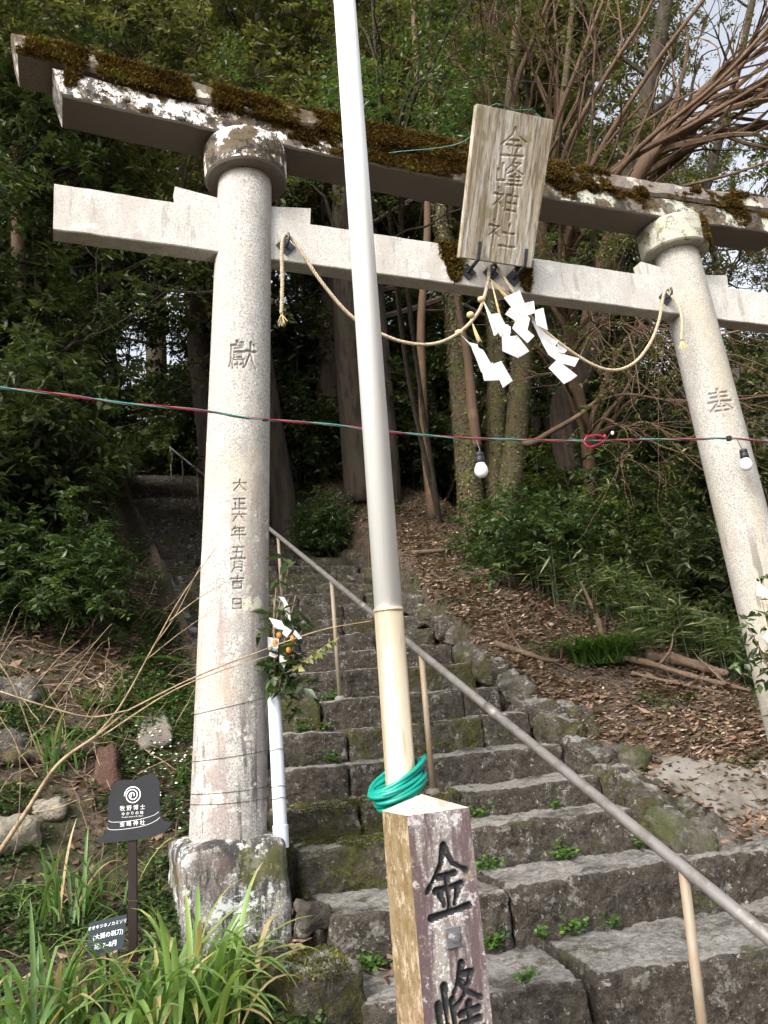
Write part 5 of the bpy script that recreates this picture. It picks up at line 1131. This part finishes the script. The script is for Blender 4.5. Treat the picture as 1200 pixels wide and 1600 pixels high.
# ------------------------------------------------------------------ bare shrub at the left
sh = px(-10, 1345, 3.55); sh[2] = grz(sh[0], sh[1])
bs = thing('bare_shrub', 'leafless pale shrub spreading thin twigs in front of the left pillar', 'shrub', sh)
def twig(pts, r0, r1): P = spline([px(*p) for p in pts], 8); V, F = tube(P, np.linspace(r0*.7, r1*.6, len(P)), 7); obj('twig', V, F, m_twig, bs, True)
for pts, r0, r1 in [
    ([(-20, 1360, 3.5), (40, 1270, 3.5), (90, 1195, 3.5), (150, 1150, 3.5), (200, 1110, 3.5)], .017, .007),
    ([(150, 1150, 3.5), (190, 1100, 3.5), (240, 1010, 3.5), (285, 930, 3.5), (355, 832, 3.5)], .008, .002),
    ([(200, 1110, 3.5), (300, 1060, 3.45), (400, 1020, 3.4), (500, 985, 3.35), (580, 970, 3.3)], .006, .0025),
    ([(160, 1150, 3.5), (260, 1085, 3.4), (340, 1050, 3.35), (420, 1025, 3.3)], .006, .002),
    ([(240, 1010, 3.5), (275, 960, 3.5), (315, 880, 3.5)], .004, .0015), ([(265, 970, 3.5), (310, 935, 3.45), (370, 900, 3.4)], .004, .0015),
    ([(230, 1030, 3.5), (280, 990, 3.45), (330, 955, 3.4)], .003, .0015), ([(0, 1080, 3.4), (60, 1100, 3.4), (140, 1120, 3.45), (200, 1110, 3.5)], .005, .006),
    ([(-20, 1010, 3.4), (20, 1070, 3.4), (50, 1150, 3.45), (70, 1200, 3.5)], .006, .004), ([(0, 1030, 3.4), (20, 1000, 3.4), (36, 992, 3.4)], .003, .0015),
    ([(40, 1090, 3.4), (90, 1030, 3.4), (125, 1000, 3.4)], .003, .0012), ([(60, 1110, 3.4), (110, 1050, 3.4), (165, 985, 3.4), (175, 975, 3.4)], .003, .0012),
    ([(0, 1120, 3.4), (30, 1180, 3.4), (28, 1300, 3.4), (20, 1340, 3.4)], .003, .002), ([(50, 1270, 3.4), (90, 1262, 3.4), (120, 1250, 3.4)], .004, .002)]: twig(pts, r0, r1)

parts = []
for i in range(260):
    x = R.uniform(-3.6, -1.98); y = R.uniform(.7, 4.2); p = np.array([x, y, float(ground_z(x, y))]); a = R.uniform(0, 6.28); L_ = R.uniform(.15, .55); d = unit(np.array([math.cos(a)*.8, math.sin(a)*.5-.2, R.uniform(.2, 1.1)])); q = [p]
    for k in range(5): d = unit(d+rng.normal(0, .22, 3)+[0, 0, -.10]); q.append(q[-1]+d*L_/5)
    parts.append(tube(q, np.linspace(R.uniform(.002, .0045), .001, 6), 4, False))
V, F = join(parts); tag(obj('dry_brush', V, F, m_twig), 'tangle of thin dry stalks on the bank left of the pillar', kind='stuff')
def fern(label, x, y, n, L_):
    z = grz(x, y); t = thing('fern', label, 'fern', (x, y, z), 'ferns on the left bank')
    for i in range(n):
        a = 2*math.pi*i/n+R.uniform(-.3, .3); d = np.array([math.cos(a)*.8, math.sin(a)*.8, .75]); q = [np.array([x, y, z])]; dd = unit(d)
        for k in range(9): dd = unit(dd+[0, 0, -.17]); q.append(q[-1]+dd*L_/9)
        q = np.array(q); C, D, Ls = [], [], []
        for k in range(1, 10):
            tg = unit(q[k]-q[k-1]); sd2 = unit(np.cross(tg, [0, 0, 1.]))
            for sg in (-1, 1):
                for h in (0, .5): C.append(q[k-1]+(q[k]-q[k-1])*h); D.append(sd2*sg+tg*.35); Ls.append(L_*.30*math.sin(math.pi*(.12+.85*(k+h)/10.6)))
        C, D, Ls = np.array(C), np.array(D), np.array(Ls); V, F = leaves(C, D, np.tile([[0, 0, 1.]], (len(C), 1))+rng.normal(0, .15, C.shape), Ls, Ls*.26, .05)
        obj('frond', V, F, m_leaf3, t, tint=np.repeat(np.clip(rng.normal(.6, .15, len(C)), 0, 1), 2))
fern('fern on the bank nearest the left pillar', -2.08, 2.0, 7, .32); fern('fern higher on the bank beside the drain', -2.05, 2.9, 7, .34); fern('fern left of the other ferns on the bank', -2.45, 2.3, 8, .36); fern('small fern below the dark shrub at left', -2.3, 3.2, 7, .30); fern('fern close to the grey slab on the bank', -2.35, 1.5, 7, .26)

# ------------------------------------------------------------------ hat shaped sign
def text_mesh(body, size, mat, M4, parent, name, depth=.0):
    cu = bpy.data.curves.new(name, 'FONT'); cu.body = body; cu.size = size; cu.align_x = 'CENTER'; cu.align_y = 'CENTER'; cu.extrude = depth; cu.resolution_u = 3
    o = bpy.data.objects.new(name, cu); COL.objects.link(o); dg = bpy.context.evaluated_depsgraph_get(); me = bpy.data.meshes.new_from_object(o.evaluated_get(dg))
    bpy.data.objects.remove(o); me.transform(M4); me.materials.clear(); me.name = name
    return put(name, me, mat, parent)
sc_ = px(206, 1270, 3.3); SR = CR.copy(); SR[2] = 0; SR = unit(SR); SN = unit(np.array([SR[1], -SR[0], 0])); SUp = np.array([0, 0, 1.])
if SN@(CAM-sc_) < 0: SN = -SN
tl_ = -.012; SRt = unit(SR+SUp*tl_); SUt = unit(SUp-SR*tl_)
sgb = np.array([sc_[0], sc_[1], grz(sc_[0], sc_[1])])
sign = thing('hat_sign', 'charcoal hat shaped sign with white spiral on a dark post', 'sign', sgb)
m_px = 3.3/FPX
def sp(a, b, off=0.0): return sc_+SRt*a+SUt*b+SN*off
hat = [(-56, 38), (-50, 33), (-42, 27), (-38, 20), (-37, 6), (-37, -14), (-34, -34), (-30, -44), (-22, -49), (-12, -50), (0, -48), (10, -50), (22, -55), (32, -55), (40, -48), (43, -38), (43, -15), (45, 4), (48, 13), (54, 17), (61, 18), (60, 24), (50, 31), (36, 36), (18, 39), (0, 40.5), (-20, 41), (-40, 41)]
# smooth outline, slightly tilted like the board in the photograph
hp = np.array(hat, float); hp = spline(np.vstack([hp, hp[:1]]), 4)[:-1]
V, F = plate([sp(a*m_px, -b*m_px) for a, b in hp], -SN, .008); board = obj('board', V, F, m_sign, sign)
def M4(a, b, off=.0012): 
    c = sp(a*m_px, -b*m_px, off); return Matrix(((SRt[0], SUt[0], SN[0], c[0]), (SRt[1], SUt[1], SN[1], c[1]), (SRt[2], SUt[2], SN[2], c[2]), (0, 0, 0, 1)))
def ribbon(pts, wd): # flat printed line
    P = np.asarray(pts, float); T = np.gradient(P, axis=0); T /= np.linalg.norm(T, axis=1)[:, None]; Nn = np.c_[-T[:, 1], T[:, 0]]
    A, B = P+Nn*wd/2, P-Nn*wd/2; V = [sp(a*m_px, -b*m_px, .0012) for a, b in A]+[sp(a*m_px, -b*m_px, .0012) for a, b in B]; n = len(P)
    return V, [[i, i+1, n+i+1, n+i] for i in range(n-1)]
spi = []
for i in range(150):
    t = i/149; a = -.6+t*2*math.pi*2.6; rr = 2.2+10.3*min(1, t*1.18); spi.append((1+rr*math.cos(-a), -26+rr*math.sin(-a)))
V, F = ribbon(spi, 1.5); obj('spiral_mark', V, F, m_print, board)
V, F = ribbon([(-1.5, -29.5), (-.5, -27), (-1.8, -23), (-3.2, -21.5)], 1.3); obj('spiral_mark', V, F, m_print, board)
text_mesh('牧 野 博 士', 8.2*m_px, m_print, M4(1, -7), board, 'lettering'); text_mesh('ゆ か り の 地', 5.6*m_px, m_print, M4(1, 1), board, 'lettering')
text_mesh('The place related to Dr. Makino', 2.6*m_px, m_print, M4(1, 5.6), board, 'lettering'); text_mesh('金 峰 神 社', 8.2*m_px, m_print, M4(1, 16), board, 'lettering')
for pts in ([(-36, 9), (-30, 11.5), (-10, 12), (15, 10), (34, 6), (42, 1.5)], [(-38, 19), (-32, 22.5), (-10, 23), (18, 20.5), (36, 15), (44, 9.5)]): V, F = ribbon(spline(np.array(pts), 6), .55); obj('band_line', V, F, m_print, board)
c = sp(0, -41*m_px, -.014); V, F = rbox((c[0], c[1], (sp(0, 0)[2]+sgb[2]-.1)/2), (.036, .016, sp(0, 0)[2]-sgb[2]+.1), .002)
ang = math.atan2(SR[1], SR[0]); ca, sa = math.cos(ang), math.sin(ang); dx, dy = V[:, 0]-c[0], V[:, 1]-c[1]; V = np.c_[c[0]+dx*ca-dy*sa, c[1]+dx*sa+dy*ca, V[:, 2]]; obj('post', V, F, m_signpost, sign)
# small handwritten plant label
lc = px(167, 1461, 2.95); lab = thing('plant_label', 'small black plant label with white handwriting among the strap leaves', 'label', (lc[0], lc[1], grz(lc[0], lc[1])))
k_ = 2.95/FPX; LR = unit(SR+SUp*.13); LU = unit(SUp-SR*.02-SN*.25)
V, F = plate([lc+LR*a*k_+LU*b*k_ for a, b in ((-30, -24), (27, -24), (30, 23), (-30, 23))], -SN, .004); lb = obj('board', V, F, m_label, lab)
def L4(a, b, s=0):
    c = lc+LR*a*k_+LU*b*k_+SN*.004; N2 = np.cross(LR, LU); c = lc+LR*a*k_+LU*b*k_+N2*.0015; return Matrix(((LR[0], LU[0], N2[0], c[0]), (LR[1], LU[1], N2[1], c[1]), (LR[2], LU[2], N2[2], c[2]), (0, 0, 0, 1)))
text_mesh('オオキツネノカミソリ', 6.2*k_, m_chalk, L4(0, 14), lb, 'lettering'); text_mesh('(大狐の剃刀)', 8.5*k_, m_chalk, L4(2, 0), lb, 'lettering'); text_mesh('花: 7~8月', 9*k_, m_chalk, L4(-1, -14), lb, 'lettering')
V, F = tube([lc-LU*24*k_-SN*.006+LU*.06, np.array([lc[0], lc[1], grz(lc[0], lc[1])-.05])], .006, 6); obj('stake', V, F, m_black, lab)

# ------------------------------------------------------------------ flower pipe and bouquets
def pipe(label, top_, h):
    t = thing('flower_pipe', label, 'pipe', top_-(0, 0, h)); r = .033
    V, F = lathe([(r, -h+.09), (r, 0), (r-.004, 0), (r-.004, -.12)], top_, 24); obj('tube', V, F, m_pvc, t, False)
    V, F = lathe([(.02, -h), (r+.004, -h), (r+.005, -h+.1), (r, -h+.102)], top_, 24); obj('cap', V, F, m_pvc, t, False); return t
tp = np.array(pv(428, 1083, -.16)); fp = pipe('white plastic flower pipe wired to the left pillar', tp, .72)
for zz_, tilt_ in ((1.62, .16), (1.38, .06), (1.22, .0), (1.17, -.02)):
    a = np.linspace(0, 2*math.pi, 60); axx = axis_x(-1, zz_); rr = pil_r(zz_)+.003
    ring = np.c_[axx+rr*np.cos(a), rr*np.sin(a), zz_+tilt_*rr*np.cos(a)]; V, F = tube(ring, .0013, 5); obj('tie_wire', V, F, m_wire, fp, True)
    ring = np.c_[tp[0]+.036*np.cos(a), tp[1]+.036*np.sin(a), zz_+tilt_*rr+.004*np.sin(3*a)]; V, F = tube(ring, .0013, 5); obj('tie_wire', V, F, m_wire, fp, True)
def bouquet(label, base, stems, nleaf, papers, name='offering_branches', fruit=0):
    t = thing(name, label, 'bouquet', base); base = np.asarray(base)
    C, D = [], []; parts = []
    for tip in stems:
        P = spline([base-(0, 0, .08), base+(tip-base)*.45+rng.normal(0, .01, 3), tip], 6); parts.append(tube(P, np.linspace(.005, .002, len(P)), 5)); 
        for k in range(4): j = R.randint(3, len(P)-1); C.append(P[j]); D.append(unit(P[j]-P[j-1]+rng.normal(0, .45, 3)))
    V, F = join(parts); obj('stalks', V, F, m_twig, t)['kind'] = 'stuff'
    C = np.array(C); D = np.array(D); V, F = sprays(C, D, nleaf, .14, .08, .036); k = len(C)*nleaf
    o = obj('leaves', V, F, m_leaf3, t, tint=np.repeat(np.clip(rng.normal(.3, .2, k), 0, 1), 2))
    for poly, d in papers: V, F = plate([px(x, y, d) for x, y in poly], -CF, .001); obj('paper', V, F, m_paper, t)
    return t
bst = [px(x, y, d) for x, y, d in ((432, 905, 4.0), (450, 890, 4.02), (462, 930, 3.98), (440, 960, 3.95), (472, 985, 4.0), (428, 935, 3.97), (455, 1010, 3.95), (478, 1050, 3.97), (468, 1070, 4.0))]
bq = bouquet('withered leafy bouquet with white paper in the flower pipe', tp, bst, 7, [([(435, 932), (444, 933), (453, 950), (454, 970), (446, 962), (443, 942)], 3.9), ([(420, 965), (440, 970), (448, 985), (430, 982)], 3.93), ([(445, 978), (456, 985), (448, 996), (441, 990)], 3.9), ([(461, 984), (472, 997), (466, 999), (458, 990)], 3.9), ([(418, 995), (436, 998), (434, 1018), (419, 1016)], 3.94), ([(437, 1022), (450, 1030), (444, 1044), (437, 1034)], 3.9), ([(421, 1018), (434, 1024), (430, 1028), (420, 1024)], 3.92)])
for x, y in ((436, 993), (430, 1005), (457, 998), (451, 1016)):
    V, F = lathe([(.004, -.016), (.011, -.010), (.013, 0), (.011, .010), (.004, .016)], px(x, y, 3.88), 10); obj('dried_fruit', V, F, M('orange dried fruit', (.42, .16, .03), rough=.6) if 'mf' not in globals() else mf, bq, True)
    mf = bpy.data.materials['orange dried fruit']
for tipp in ([(440, 1055, 3.95), (480, 1030, 3.95), (510, 1008, 3.95), (530, 995, 3.95)], [(425, 1060, 3.95), (470, 1040, 3.9), (505, 1012, 3.9)]):
    P = spline([px(*q_) for q_ in tipp], 8); V, F = tube(P, np.linspace(.004, .0015, len(P)), 5); obj('stalks', V, F, m_twig, bq); i = rng.integers(6, len(P), 14)
    V, F = leaves(P[i], unit(rng.normal(0, 1, (14, 3))+[.3, 0, -.2]), unit(rng.normal(0, .5, (14, 3))-CF), rng.uniform(.03, .05, 14), rng.uniform(.018, .03, 14)); obj('leaves', V, F, m_fade, bq, tint=np.repeat(np.clip(rng.normal(.5, .25, 14), 0, 1), 2))
# the matching bouquet at the right pillar, half cut off by the picture's edge
tpr = np.array(px(1225, 1090, 4.9)); fp2 = pipe('white plastic flower pipe at the right pillar', tpr, .72)
bouquet('dark leafy bouquet with white paper at the right pillar', tpr, [px(x, y, 4.85) for x, y in ((1182, 905), (1200, 925), (1160, 960), (1168, 975), (1180, 1000), (1172, 1030), (1210, 950), (1220, 980), (1240, 960), (1195, 1020))], 5, [([(1183, 908), (1201, 922), (1204, 934), (1182, 930)], 4.8), ([(1192, 995), (1204, 975), (1206, 1006), (1199, 1004)], 4.8)])

print('tris', sum(sum(len(p.vertices)-2 for p in me.polygons) if len(me.polygons) < 3000 else len(me.polygons)*(len(me.polygons[0].vertices)-2) for me in bpy.data.meshes))
